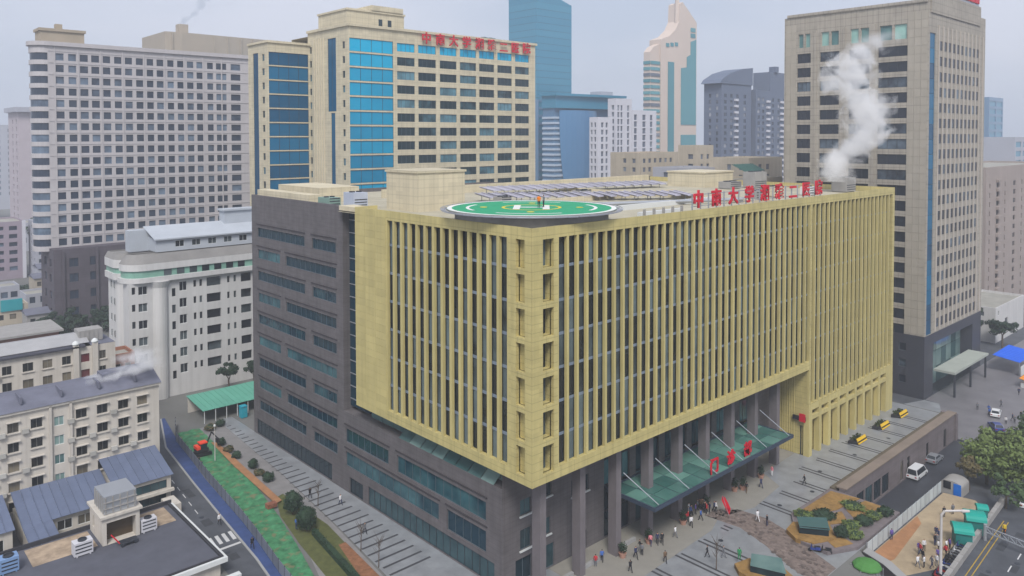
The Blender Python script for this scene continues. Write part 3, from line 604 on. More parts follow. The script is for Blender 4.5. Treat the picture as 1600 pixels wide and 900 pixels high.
for h in l2: win(t1, fl2, *h, .25, GL_T, GFR, 0)
for h in l2b: win(t1, fl2, *h, .2, BLUED, DKMET, 1, name='curtain_glazing')
b = MB(); b.box(47.5, 66, 120.5, 136, 84.7, 90.8); b.box(55, 65.4, 120, 135.5, 90.8, 92.2); b.box(47.2, 66.3, 120.2, 136.3, 90.2, 90.7); b.build('lift_house', CREAM, t1)
for x in (57.5, 60.5): piece('lift_house_window', GL_T, t1, x, x+1.2, 120.44, 120.5, 86.6, 88.6)
t2 = thing('tower_sign', 'red characters fixed along the parapet of the blue glazed tower', 'sign', (70, HTY-.5, 82.4))
for k, ch in enumerate(SIGN): link('character', char_mesh(ch, 3.5, RED, .25, .02), t2, (71.2+k*4.95, HTY-.75, 82.55))
cooling_unit(75, 128, 84.7, 'small dark machine on the blue glazed tower roof', 4, 3, 3, m=DKMET); cooling_unit(100, 124, 84.7, 'machine near the far end of the blue glazed tower roof', 5, 3, 2.6, m=mat('teal_sheet', L(70, 110, 116), .6))

# cream hotel slab with a rounded end ------------------------------------------------------
HOT = mat('cool_cream_render', L(180, 176, 178), .8, var=.05, scale=.1, streak=.06); GL_H = glass('hotel_glass', L(44, 56, 74), L(108, 126, 146), .25)
DBASE = mat('dark_brown_granite', L(82, 76, 84), .7, var=.1, scale=.3, lines=(1.7, 2.6, .12))
ho = thing('hotel_building', 'tall pale grey cream slab with rows of small square windows and rounded end', 'building', (-9, 196.1, 0))
HY0 = 196.1; cols = [(-5.5, -3.3), (-2.1, 0), (1, 3.2), (4.1, 6.3), (7.3, 9.4), (10.5, 12.6), (13.6, 15.7), (16.8, 18.9), (20, 22), (23, 25.1), (26.3, 28.3), (29.4, 31.5), (32.5, 34.6), (35.6, 37.7), (39.1, 41.1), (42.1, 45.6), (47.1, 50.5)]
fh = FY(HY0, -7.5); NR = 17; hr = [(a+7.5, c+7.5, 80.9-3.43*k-2.1, 80.9-3.43*k) for k in range(NR) for a, c in cols]
b = MB(); b.facade(fh, 61.5, 22.5, 83, hr, .4)
arc = [(-7.5-3.9*math.sin(t), HY0+4.4-4.4*math.cos(t)) for t in [math.pi*i/14 for i in range(15)]]
for k in range(NR+1):                                   # the rounded end: wall bands between window bands
    z1_ = 83 if k == 0 else 80.9-3.43*(k-1)-2.1; z0_ = 80.9-3.43*k if k < NR else 22.5
    for (ax, ay), (bx, by) in zip(arc, arc[1:]): b.quad((ax, ay, z0_), (bx, by, z0_), (bx, by, z1_), (ax, ay, z1_))
    for (ax, ay), (bx, by) in zip(arc, arc[1:]):
        q = lambda p: (p[0]+(-7.5-p[0])*.07, p[1]+(HY0+4.4-p[1])*.07)
        for z in (z0_, z1_): b.quad((ax, ay, z), (bx, by, z), (*q((bx, by)), z), (*q((ax, ay)), z))
b.quad((54, HY0, 0), (54, HY0+8.8, 0), (54, HY0+8.8, 83), (54, HY0, 83)); b.quad((-7.5, HY0+8.8, 0), (54, HY0+8.8, 0), (54, HY0+8.8, 83), (-7.5, HY0+8.8, 83))
b.prism([(54.4, HY0-.6)] + [(-7.5-4.5*math.sin(t), HY0+4.4-5*math.cos(t)) for t in [math.pi*i/14 for i in range(15)]] + [(54.4, HY0+9.4)], 83, 84.2)
b.build('wall', HOT, ho)
for h in hr: win(ho, fh, *h, .3, GL_H)
for k in range(NR):
    b = MB(); z1_ = 80.9-3.43*k; z0_ = z1_-2.1
    for (ax, ay), (bx, by) in zip(arc, arc[1:]):
        q = lambda p: (p[0]+(-7.5-p[0])*.07, p[1]+(HY0+4.4-p[1])*.07); A, B_ = q((ax, ay)), q((bx, by)); b.quad((*A, z0_), (*B_, z0_), (*B_, z1_), (*A, z1_))
    b.build('curved_window', GL_H, ho)
for k in range(9):                                      # thin piers between pairs of bays
    x = .5+6.2*(k-1); piece('wall_pier', HOT, ho, x-.2, x+.2, HY0-.18, HY0, 23, 82.9)
for k in range(18): fpiece('string_course', HOT, ho, fh, .2, 61, 81.6-3.43*k-.2, 81.6-3.43*k+.05, 0, .12)
b = MB(); b.box(-9, 2.6, HY0+1.2, HY0+8, 84.2, 87.4); b.box(-9.4, 3, HY0+.8, HY0+8.4, 87.4, 88.2); b.box(-4.4, -2.6, HY0+4, HY0+6, 88.2, 90); b.build('roof_room', mat('khaki_render', L(160, 148, 130), .85, var=.08), ho)
# its dark stone base
fb_ = FY(191, -8); hb = [(u, u+2.4, z, z+2.6) for z in (3.5, 8.5, 13.5, 18) for u in (4, 9.5, 15, 22, 28, 34, 40, 46)]
b = MB(); b.facade(fb_, 56, 0, 23.4, hb, .5); b.facade(FX(-8, 191), 16, 0, 23.4, [(u, u+2.6, z, z+2.4) for z in (3.5, 8.5, 13.5, 18) for u in (3, 9)], .5); shell(b, -8, 48, 191, 207, 0, 23.4, 'XYT')
for k in range(6): b.box(-6+9*k, -5.3+9*k, 190.4, 191, 0, 23)
b.build('base_wall', DBASE, ho)
for h in hb: win(ho, fb_, *h, .35, GL_H, DKMET, 1, name='base_window')
for z in (3.5, 8.5, 13.5, 18):
    for u in (3, 9): win(ho, FX(-8, 191), u, u+2.6, z, z+2.4, .35, GL_H, DKMET, 1, name='base_window')
# slab behind the hotel
KH = mat('khaki_cladding', L(164, 154, 140), .85, var=.07, scale=.1, lines=(3.2, 0, .05))
sl_ = block('rear_slab', 'broad pale slab with khaki roof storey rising behind the cream hotel', 55, 103.7, 280, 308, 0, 92, HOT, gm=GL_H, parapet=0,
    lw=grid([(3, 5), (8, 10), (14, 16), (20, 22)], 90, 3.5, 1.8, 4), rw=grid([(2+4*k, 4.2+4*k) for k in range(11)], 90, 3.5, 1.8, 3))
b = MB(); b.prism([(53.5, 279), (60, 277.8), (104.5, 279), (104.5, 309), (53.5, 309)], 92, 101); b.box(60, 64, 281, 285, 101, 105); b.build('roof_storey', KH, sl_)
for k in range(8): piece('roof_rib', KH, sl_, 56+6*k, 56.6+6*k, 278.0, 278.9, 92.4, 100.6)
b = MB(); b.box(78, 103, 270, 277, 86.5, 90); b.build('terrace_glazing', BLUED, sl_)

# right tower -------------------------------------------------------------------------------
RTC = mat('taupe_cladding', L(162, 155, 144), .7, var=.07, scale=.12, streak=.10, lines=(1.8, 1.3, .22), lwid=.09); RTW = mat('pale_taupe_fin', L(182, 174, 164), .7, var=.05)
GL_R = glass('office_glass', L(26, 34, 48), L(96, 112, 126), .18)
tx, ty = 127, 2.3; rt_ = thing('office_tower', 'broad taupe tower with wide dark windows behind the yellow block', 'building', (tx, ty, -4.5))
colsY = [(6.8, 13.4), (15.4, 20.3), (22.7, 27.6), (30, 33.6)]
rl = [(a-ty, c-ty, 76.9-3.6*k-2.4, 76.9-3.6*k) for k in range(19) for a, c in colsY]
rl0 = [(a-ty+.2+(c-a)/2*j, a-ty+(c-a)/2*(j+1)-.3, 78.4, 81.9) for a, c in colsY for j in range(2)]
ftl, ftr = FX(tx, ty), FY(ty, tx)
rr = [(6.9+2.85*j, 8.9+2.85*j, 78-3.6*k-2.2, 78-3.6*k) for k in range(19) for j in range(10)]
b = MB(); b.facade(ftl, 34.8, 10, 86.3, rl+rl0, .45); b.facade(ftr, 39.5, 10, 86.3, rr+[(.9, 4.3, 10, 79.5)], .22); shell(b, tx, tx+39.5, ty, ty+34.8, 10, 85.5, 'XYT')
b.box(tx-.3, tx+36, ty+.2, ty+34, 86.3, 87); b.box(tx+1, tx+35, ty-.25, ty+.2, 84, 88.8); b.build('wall', RTC, rt_)
for h in rl: win(rt_, ftl, *h, .35, GL_R, DKMET, 2)
GL_G = glass('green_sky_lobby_glass', L(60, 100, 104), L(150, 190, 180), .6)
for h in rl0: win(rt_, ftl, *h, .35, GL_G, RTW, 0, name='lobby_window')
for h in rr: win(rt_, ftr, *h, .08, GL_R)
for k in range(12): fpiece('fin', RTW, rt_, ftr, 6.2+2.85*k, 6.75+2.85*k, 10.3, 81.5, 0, .14)
for k in range(20): fpiece('corner_pane', BLUED, rt_, ftr, .9, 4.3, 10+3.48*k, 13.4+3.48*k, -.4, -.2)
for c in (21.5-ty, 28.8-ty, 14.4-ty): fpiece('wall_pier', RTC, rt_, ftl, c-.35, c+.35, 10.2, 82.5, 0, .2)
RTP = mat('taupe_panel', L(166, 159, 147), .7, var=.07, scale=.15, ov=.05, streak=.08)
for u0, n_ in ((.15, 3), (31.6, 2)):
    for i in range(n_):
        for j in range(38): fpiece('facing_panel', RTP, rt_, ftl, u0+1.42*i+.04, u0+1.42*(i+1)-.04, 10.3+1.95*j+.04, 10.3+1.95*(j+1)-.04, 0, .05)
BASED = mat('black_granite', L(54, 56, 66), .5, var=.1, spec=.5)
b = MB(); bl = [(u, u+1.6, z, z+1.8) for z in (-1.5, 2.2, 6) for u in (4, 9, 14, 19, 24, 29)]
b.facade(ftl, 34.8, -4.5, 10, bl, .4); b.facade(ftr, 39.5, -4.5, 10, [(5.5, 33, -4.4, 7.6)], 3.0); shell(b, tx, tx+39.5, ty, ty+34.8, -4.5, 9.9, 'XY'); b.build('base_wall', BASED, rt_)
for h in bl: win(rt_, ftl, *h, .3, GL_R, GFR, 0, name='base_window')
for j in range(8):
    for k in range(3): fpiece('lobby_glass', GL_TEAL, rt_, ftr, 5.6+3.43*j, 8.9+3.43*j, -4.4+4*k, -.5+4*k if k < 2 else 7.6, -2.9, -2.8)
b = MB(); b.box(tx+6, tx+30, ty-4.6, ty-.02, 1.0, 1.5); b.build('porch_roof', mat('pale_porch', L(160, 166, 158), .7), rt_)
for x in (tx+7, tx+18, tx+29): piece('porch_post', DKMET, rt_, x-.2, x+.2, ty-4.4, ty-4.0, -4.5, 1.0)
t_ = thing('office_roof_sign', 'red letter sign on the roof edge of the taupe tower', 'sign', (145, ty, 88.8))
for k in range(6): piece('sign_panel', RED, t_, 141+3.5*k, 143.9+3.5*k, ty-.05, ty+.2, 89.6, 93)
b = MB(); b.box(140, 162, ty+.25, ty+.4, 88.8, 92.5); b.build('sign_frame', ALU, t_)

# white apartment house with rounded crown ---------------------------------------------------
WHT = mat('white_tile', L(198, 197, 196), .6, var=.05, scale=.2, streak=.10); CROWN = mat('crown_slate', L(128, 126, 124), .8, var=.12)
wy, wx = 108.8, -11.6; wbld = thing('white_apartment_house', 'white tiled apartment house with rounded dark crown beside the grey block', 'building', (wx, wy, 0))
fw2 = FY(wy, wx)
A = lambda a, c, z, h: (a-wx, c-wx, z-h, z)
hw = []
for k in range(6):
    z = 24.6-3.6*k
    for a, c, h in ((-11, -10.3, 1.5), (-9.7, -7.9, 1.8), (-1.3, .3, 2.0), (1.7, 2.3, 1.5), (3.0, 3.6, 1.5), (9.2, 9.8, 1.5), (10.7, 11.3, 1.5)): hw.append(A(a, c, z, h))
    hw.append(A(-2.9, -2.1, z-1.2, 1.8))
rec = [A(4.6, 7.8, 24.8-3.6*k, 2.6) for k in range(6)] + [A(12.4, 14.9, 24.8-3.6*k, 2.6) for k in range(6)]
b = MB(); b.facade(fw2, 46, 0, 25.4, hw+rec, .6); b.quad((wx, wy, 0), (wx, wy+3.8, 0), (wx, wy+3.8, 25.4), (wx, wy, 25.4)); b.quad((wx, wy+3.8, 0), (-4, wy+3.8, 0), (-4, wy+3.8, 25.4), (wx, wy+3.8, 25.4)); shell(b, -4, wx+46, wy, wy+11, 0, 25.4, 'XYx')
def crown(g, r, n=8):
    x0, y0 = wx-g, wy-g; return [(wx+46, y0)] + [(x0+r-r*math.sin(t), y0+r-r*math.cos(t)) for t in [math.pi/2*i/n for i in range(n+1)]] + [(x0, wy+4.2+g*.3), (-4, wy+4.2+g*.3), (-4, wy+11), (wx+46, wy+11)]
def rounded(x0, x1, y0, y1, r, n=8):
    return [(x1, y0)] + [(x0+r-r*math.sin(t), y0+r-r*math.cos(t)) for t in [math.pi/2*i/n for i in range(n+1)]] + [(x0, y1), (x1, y1)]
b.prism(crown(.9, 4), 25.4, 26.4); b.prism(crown(.6, 4), 27.9, 29.3)
b.prism(rounded(-11.4, -3, 116.2, 124, 2.4), 0, 25.2); b.prism(rounded(-12.1, -3, 115.5, 124, 2.8), 25.2, 26.6); b.prism(rounded(-12.1, -3, 115.5, 124, 2.8), 27.8, 29.6)
b.build('wall', WHT, wbld)
b = MB(); b.lathe((-5.3, wy+.7, 0), [(1.75, 0), (1.75, 24), (2.3, 25.4)], 20); b.build('round_pilaster', WHT, wbld, smooth=False)
GL_W = glass('flat_glass', L(24, 28, 36), L(86, 96, 100), .25)
for h in hw: win(wbld, fw2, *h, .3, GL_W, WFR if h[1]-h[0] > 1 else None, 1)
for k in range(6):
    z = 24.6-3.6*k
    for u in (2.2, 4.4): win(wbld, FX(-11.4, 116.2), u+.6, u+1.5, z-1.6, z, -.06, GL_W, WFR, 0, name='side_window')
for h in rec:
    fpiece('balcony_window', GL_W, wbld, fw2, *h, -.58, -.52); fpiece('balcony_rail', WHT, wbld, fw2, h[0], h[1], h[2], h[2]+.7, -.1, .02)
b = MB(); b.prism(crown(.3, 3.8), 26.4, 27.9); b.prism(rounded(-11.8, -3.1, 115.8, 123.9, 2.6), 26.6, 27.8); b.build('green_window_band', glass('green_band', L(40, 74, 72), L(130, 172, 156), .6), wbld)
for k in range(7): fpiece('band_pane', GL_W, wbld, fw2, 7.0+2.7*k, 8.6+2.7*k, 26.5, 27.8, .32, .36)
b = MB()
for P0, P1, za, zb in ((crown(.6, 4), crown(-.7, 3.2), 29.3, 31.2), (rounded(-12.1, -3, 115.5, 124, 2.8), rounded(-11.4, -3, 116.2, 124, 2.4), 29.6, 30.8)):
    for i in range(len(P0)):
        j = (i+1) % len(P0); b.quad((*P0[i], za), (*P0[j], za), (*P1[j], zb), (*P1[i], zb))
    b.quad(*[(x, y, zb-.3) for x, y in P1])
b.build('crown', CROWN, wbld)
b = MB(); b.facade(FY(wy+3, -5), 39, 31.1, 34, [(4+3.6*k, 5.9+3.6*k, 31.9, 33.3) for k in range(9)], .2); shell(b, -5, 34, wy+3, wy+10.5, 31.1, 34, 'XYx')
b.quad((-5.6, wy+2.4, 34), (34.4, wy+2.4, 34), (34.4, wy+10, 36.2), (-5.6, wy+10, 36.2)); b.quad((-5.6, wy+2.4, 33.9), (34.4, wy+2.4, 33.9), (34.4, wy+10, 36.1), (-5.6, wy+10, 36.1)); b.quad((-5.6, wy+2.4, 34), (34.4, wy+2.4, 34), (34.4, wy+2.4, 33.7), (-5.6, wy+2.4, 33.7)); b.box(12, 34, wy+8, wy+11, 35, 38.6); b.box(11.6, 34, wy+7.6, wy+11.4, 38.6, 39); b.box(-9, 12, wy+8, wy+10.8, 31, 35.6)
b.build('roof_room', mat('white_sheet_roof', L(170, 176, 184), .7, var=.06), wbld)
for k in range(9): win(wbld, FY(wy+3, -5), 4+3.6*k, 5.9+3.6*k, 31.9, 33.3, .12, GL_W, WFR, 1, name='roof_room_window')

# old cream flats at the left ----------------------------------------------------------------
OFR = mat('weathered_frame', L(128, 126, 120), .7, var=.1)
FLAT = mat('old_cream_render', L(196, 190, 181), .85, var=.07, scale=.3, streak=.14); GL_F = glass('old_flat_glass', L(30, 32, 34), L(128, 120, 104), .35)
AC0 = mat('faded_white_unit', L(176, 174, 168), .7, var=.1, ov=.15)
ROOFB = mat('slate_grey_roof', L(104, 106, 120), .85, var=.14, scale=.5)
colsB = [(-49, -47.6), (-46, -44.6), (-43, -41.6), (-40.3, -38.9), (-37.4, -35.9), (-31.5, -30), (-28.6, -27.1), (-25.6, -24.1), (-22.8, -21.3)]
by, bx0, bx1 = 66.5, -52, -19.5; zb = [15.0-2.87*k for k in range(5)]
hB = [(a-bx0, c-bx0, z-1.5, z) for z in zb for a, c in colsB]; hBs = [(-34.4-bx0, -33.1-bx0, z-1.9, z-.5) for z in zb]
bB = thing('old_flats', 'cream five storey flats with window air conditioners and slate roof, front row', 'building', (bx0, by, 0), 'old cream flats')
fB = FY(by, bx0); b = MB(); b.facade(fB, bx1-bx0, 0, 16.4, hB+hBs, .3); shell(b, bx0, bx1, by, by+11, 0, 16.4, 'XYx')
for x in (-35.1, -32.4): b.box(x, x+.35, by-.35, by, 0, 16.3)
b.box(bx0, bx1+.2, by-.35, by-.02, 16.2, 16.6); b.build('wall', FLAT, bB)
for h in hB:
    win(bB, fB, *h, .2, GL_F, OFR, 1, fw_=.05)
    fpiece('sill', FLAT, bB, fB, h[0]-.15, h[1]+.15, h[2]-.15, h[2], 0, .22)
    fpiece('window_hood', FLAT, bB, fB, h[0]-.15, h[1]+.15, h[3]+.05, h[3]+.17, 0, .4)
    if R.random() < .85: fpiece('air_conditioner', AC0, bB, fB, h[0]-1.15, h[0]-.3, h[2]-.35, h[2]+.3, .1, .5)
for h in hBs: win(bB, fB, *h, .15, GL_TEAL, WFR, 1, name='stair_window')
b = MB(); b.quad((bx0, by-.5, 16.6), (bx1+.3, by-.5, 16.6), (bx1+.3, by+4, 18.1), (bx0, by+4, 18.1)); b.quad((bx0, by+4, 18.1), (bx1+.3, by+4, 18.1), (bx1+.3, by+11, 16.6), (bx0, by+11, 16.6)); b.quad((bx1+.3, by-.5, 16.6), (bx1+.3, by+4, 18.1), (bx1+.3, by+11, 16.6)); b.box(-27, -20, by+3, by+6, 17, 18.6)
b.build('roof', ROOFB, bB)
for k in range(6): piece('roof_ridge', ROOFB, bB, bx0+3+5.2*k, bx0+3.25+5.2*k, by+.5, by+3.8, 17.2+.1, 18.25)
ay, ax0, ax1 = 90.6, -56, -19.3; za = [17.2-2.85*k for k in range(6)]
colsA = [(-52, -50.4), (-48.5, -47), (-45, -43.5), (-41, -39.5), (-37, -35.6), (-34, -32.4), (-31, -29.5), (-28, -26.6), (-22.0, -20.9)]
hA = [(a-ax0, c-ax0, z-1.5, z) for z in za for a, c in colsA]
bA = thing('old_flats', 'cream flats with long ridged grey roof and two white pier caps, rear row', 'building', (ax0, ay, 0), 'old cream flats')
fA = FY(ay, ax0); b = MB(); b.facade(fA, ax1-ax0, 0, 18.4, hA+[(-25-ax0, -23.6-ax0, z-1.6, z-.1) for z in za], .3); shell(b, ax0, ax1, ay, ay+12, 0, 18.4, 'XYx')
for x in (-26.3, -23.2): b.box(x, x+.9, ay-.5, ay, 0, 18.9)
b.build('wall', FLAT, bA)
for x in (-25.85, -22.75): b = MB(); b.lathe((x, ay-.1, 18.9), [(.5, 0), (.62, .25), (.45, .55), (.1, .8)], 12); b.build('pier_cap', WFR, bA)
for h in hA:
    win(bA, fA, *h, .2, GL_F, OFR, 1, fw_=.05); fpiece('sill', FLAT, bA, fA, h[0]-.15, h[1]+.15, h[2]-.15, h[2], 0, .22)
    if R.random() < .5: fpiece('air_conditioner', AC0, bA, fA, h[0]-1.15, h[0]-.35, h[2]-.5, h[2]+.1, .1, .5)
MAROON = glass('maroon_stair', L(96, 40, 46), L(150, 140, 138), .5)
for z in za: fpiece('stair_window', MAROON, bA, fA, -25-ax0, -23.6-ax0, z-1.6, z-.1, -.25, -.2)
RIDGE = mat('pale_sheet_roof', L(158, 158, 160), .7, var=.1, scale=.4)
b = MB(); b.box(ax0, ax1-5, ay-.5, ay+1.2, 18.4, 18.7); b.build('gutter', mat('gutter_dark', L(64, 64, 74), .8), bA)
b = MB(); b.quad((ax0, ay+1.2, 18.8), (ax1-4, ay+1.2, 18.8), (ax1-4, ay+5, 20.0), (ax0, ay+5, 20.0)); b.quad((ax0, ay+5, 20.0), (ax1-4, ay+5, 20.0), (ax1-4, ay+12, 18.6), (ax0, ay+12, 18.6)); b.quad((ax1-4, ay+1.2, 18.8), (ax1-4, ay+5, 20), (ax1-4, ay+12, 18.6)); b.build('roof', RIDGE, bA)
b = MB(); b.quad((ax1-4, ay+.1, 18.42), (ax1, ay+.1, 18.42), (ax1, ay+12, 18.42), (ax1-4, ay+12, 18.42)); b.build('flat_roof', ROOFB, bA)
tk = thing('water_tank', 'ribbed grey water tank on the rear cream flats roof', 'water tank', (-22, ay+4, 18.45)); b = MB(); b.box(-24.6, -20.6, ay+3, ay+6.2, 18.5, 20.6); b.build('tank_body', CONC, tk)
for k in range(6): piece('rib', CONC, tk, -24.5+.75*k, -24.38+.75*k, ay+2.9, ay+3, 18.6, 20.5)
# brick stair house between flats and white house
block('brick_house', 'small orange brick house squeezed between cream flats and white apartment house', -17.5, -13.2, 100, 106, 0, 13.5, mat('orange_brick', L(150, 104, 84), .9, var=.2, scale=.8, lines=(.35, .9, .15)), gm=GL_F, fm=WFR,
    rw=[(.6, 1.8, 9.5, 11.5), (2.5, 3.6, 9.5, 11.5), (.6, 1.8, 5.5, 7.5)], lw=[(1, 2.2, 9, 11)])

# low annexes in front of the flats: blue sheet roofs, tank house, flat dark roof ---------------
BROOF = mat('blue_sheet_roof', L(98, 108, 132), .55, var=.10, scale=.6, ov=.06); DROOF = mat('dark_felt_roof', L(84, 86, 96), .85, var=.14, scale=.4)
def sheet_roof(t, x0, x1, y0, y1, z0, z1, along='x', m=BROOF, n=None):
    """a lean-to of ribbed sheets, each sheet a piece of its own"""
    n = n or max(2, int((x1-x0)/1.1))
    for k in range(n):
        a = x0+(x1-x0)*k/n; c = x0+(x1-x0)*(k+1)/n-.03; b = MB()
        b.quad((a, y0, z0), (c, y0, z0), (c, y1, z1), (a, y1, z1)); b.quad((a, y0, z0-.05), (c, y0, z0-.05), (c, y1, z1-.05), (a, y1, z1-.05)); b.quad((a, y0, z0-.05), (c, y0, z0-.05), (c, y0, z0), (a, y0, z0))
        b.quad((a, y0, z0), (a+.06, y0, z0+.07), (a+.06, y1, z1+.07), (a, y1, z1)); b.quad((a+.12, y0, z0), (a+.06, y0, z0+.07), (a+.06, y1, z1+.07), (a+.12, y1, z1)); b.build('roof_sheet', m, t)
an = thing('annex_building', 'low white annex under a ribbed blue roof at the flats corner', 'building', (-28, 58, 0), 'blue roofed annexes')
b = MB(); b.facade(FY(58.2, -28.2), 7.6, 0, 4.6, [(2.2, 6.9, .6, 1.9), (2.4, 7.0, 2.6, 3.9)], .3); b.facade(FX(-28.2, 58.2), 7, 0, 4.6, [], .3); shell(b, -28.2, -20.6, 58.2, 65.8, 0, 4.5, 'XY'); b.box(-28.6, -20.3, 57.6, 58.15, 2.1, 2.5); b.build('wall', FLAT, an)
win(an, FY(58.2, -28.2), 2.2, 6.9, .6, 1.9, .2, GL_BASE, DKMET, 3); win(an, FY(58.2, -28.2), 2.4, 7.0, 2.6, 3.9, .2, GL_BASE, DKMET, 3); sheet_roof(an, -28.6, -20.3, 57.8, 66.2, 4.6, 6.6)
an2 = thing('annex_building', 'long low annex under blue sheets running along the cream flats', 'building', (-40, 56, 0), 'blue roofed annexes')
b = MB(); b.facade(FY(58.6, -40), 11.5, 0, 2.9, [(1.5+2.6*k, 3.4+2.6*k, .8, 2.2) for k in range(4)], .2); shell(b, -40, -28.5, 58.6, 65.8, 0, 2.9, 'XYx'); b.build('wall', FLAT, an2)
for k in range(4): win(an2, FY(58.6, -40), 1.5+2.6*k, 3.4+2.6*k, .8, 2.2, .12, GL_F, WFR, 1)
sheet_roof(an2, -40.2, -28.5, 58.0, 66.0, 3.0, 5.2); sheet_roof(an2, -40.2, -36.6, 52.6, 58.0, 2.3, 3.0)
an3 = thing('annex_building', 'blue roofed annex cut off by the picture edge beside the flats', 'building', (-46, 58, 0), 'blue roofed annexes')
b = MB(); b.facade(FY(57, -52), 10.5, 0, 3.6, [(2, 5, 1, 2.6), (6.5, 9.5, 1, 2.6)], .2); shell(b, -52, -41.5, 57, 65, 0, 3.6, 'XYx'); b.build('wall', FLAT, an3)
win(an3, FY(57, -52), 2, 5, 1, 2.6, .12, GL_F, WFR, 2); win(an3, FY(57, -52), 6.5, 9.5, 1, 2.6, .12, GL_F, WFR, 2); sheet_roof(an3, -52.3, -41.2, 56.6, 65.4, 3.7, 5.4)
# tank house: a white stair room carrying a ribbed steel tank
th = thing('tank_house', 'small white roof house with open front carrying a grey steel tank', 'building', (-31, 47, 2.4))
b = MB(); b.facade(FY(46.6, -33.2), 4.6, 2.4, 6.0, [(.5, 4.1, 2.45, 5.3)], 1.5); b.facade(FX(-33.2, 46.6), 6, 2.4, 6, [(3.8, 4.8, 3.4, 5)], .3); shell(b, -33.2, -28.6, 46.6, 52.6, 2.4, 6.0, 'XYT'); b.box(-33.5, -28.3, 46.3, 52.9, 6.0, 6.3); b.build('wall', FLAT, th)
piece('door_recess', mat('warm_dark_interior', L(80, 66, 48), .9), th, -32.7, -29.1, 48.05, 48.1, 2.45, 5.3)
tk2 = thing('water_tank', 'ribbed grey steel tank on top of the small white roof house', 'water tank', (-31, 49, 6.3)); b = MB(); b.box(-32.9, -28.9, 46.9, 51.4, 6.35, 8.7); b.build('tank_body', ALU, tk2)
for k in range(5): piece('rib', CONC, tk2, -32.8+.9*k, -32.64+.9*k, 46.78, 46.9, 6.5, 8.6); piece('rib', CONC, tk2, -33.02, -32.9, 47.1+.95*k, 47.25+.95*k, 6.5, 8.6)
for z in (7.1, 7.9): piece('band', CONC, tk2, -32.95, -28.85, 46.74, 46.9, z-.06, z+.06)
# flat dark roofed building in the corner
fd = thing('flat_roofed_building', 'low building with flat dark felt roof and white eaves in the corner', 'building', (-40, 40, 0))
b = MB(); b.box(-62, -22.9, 33.6, 52.5, 0, 2.2); b.build('wall', FLAT, fd)
b = MB(); b.box(-62, -22.5, 33.3, 52.9, 2.2, 2.36); b.build('roof', DROOF, fd)
b = MB()
for a in ((-62, -22.2, 32.9, 33.3), (-22.5, -22.2, 33.3, 52.9)): b.box(*a, 1.9, 2.5)
b.build('eaves', WFR, fd)
b = MB(); b.box(-62, -22.35, 52.9, 53.2, 2.2, 2.9); b.box(-22.9, -22.55, 33.4, 52.8, 2.37, 2.62); b.box(-62, -23, 33.4, 33.7, 2.37, 2.62); b.build('upstand', mat('dark_upstand', L(52, 52, 58), .9), fd)
b = MB(); b.box(-60, -21.5, 30.4, 31.2, .8, 1.1); b.build('lower_eaves', WFR, fd)
OSC = mat('old_screed', L(160, 142, 122), .95, var=.35, scale=.7)
for a_, c_ in ((-41, -33.6), (-28.4, -23.6)): b = MB(); b.quad((a_, 47.3, 2.375), (c_, 47.3, 2.375), (c_, 52.5, 2.375), (a_, 52.5, 2.375)); b.build('bare_screed', OSC, fd)
AC = mat('white_unit', L(196, 196, 202), .6, var=.06)
cooling_unit(-27.4, 47.2, 2.37, 'white box unit on the dark flat roof near the crossing', 2.0, 1.3, 1.7, m=AC, nf=1)
cooling_unit(-35.6, 46.6, 2.37, 'white box unit on dark roof between roof house and picture edge', 2.2, 1.4, 1.8, m=AC, nf=1)
cooling_unit(-43.4, 48.4, 2.37, 'pale blue box unit on the far side of the dark roof', 2.0, 1.6, 1.9, m=mat('blue_unit', L(120, 150, 190), .6), nf=1)
cooling_unit(-46.6, 45.6, 2.37, 'white louvred unit on the dark roof at the picture edge', 2.6, 1.8, 1.6, m=AC, nf=2)
tb = thing('hand_cart', 'red handled flat cart parked before the small white roof house', 'cart', (-30.6, 45, 2.37)); b = MB(); b.box(-31.6, -29.4, 44.6, 45.8, 2.75, 2.9); b.build('deck', DKMET, tb); b = MB(); b.tube((-31.6, 45.4, 2.9), (-32.4, 45.7, 4.0), .07, n=6); b.tube((-31.6, 44.9, 2.9), (-32.4, 45.2, 4.0), .07, n=6); b.tube((-32.4, 45.2, 4.0), (-32.4, 45.7, 4.0), .07, n=6); b.build('handle', RED, tb)
for x, y in ((-31.3, 44.7), (-31.3, 45.7), (-29.7, 44.7), (-29.7, 45.7)): b = MB(); b.tube((x, y-.06, 2.57), (x, y+.06, 2.57), .19, n=12); b.build('wheel', DKMET, tb)
piece('wall_block', FLAT, thing('boundary_wall', 'short dark topped boundary wall beside the road opposite the flats', 'wall', (-21, 54, 0)), -22.4, -20.6, 53.9, 57.2, 0, 1.6)
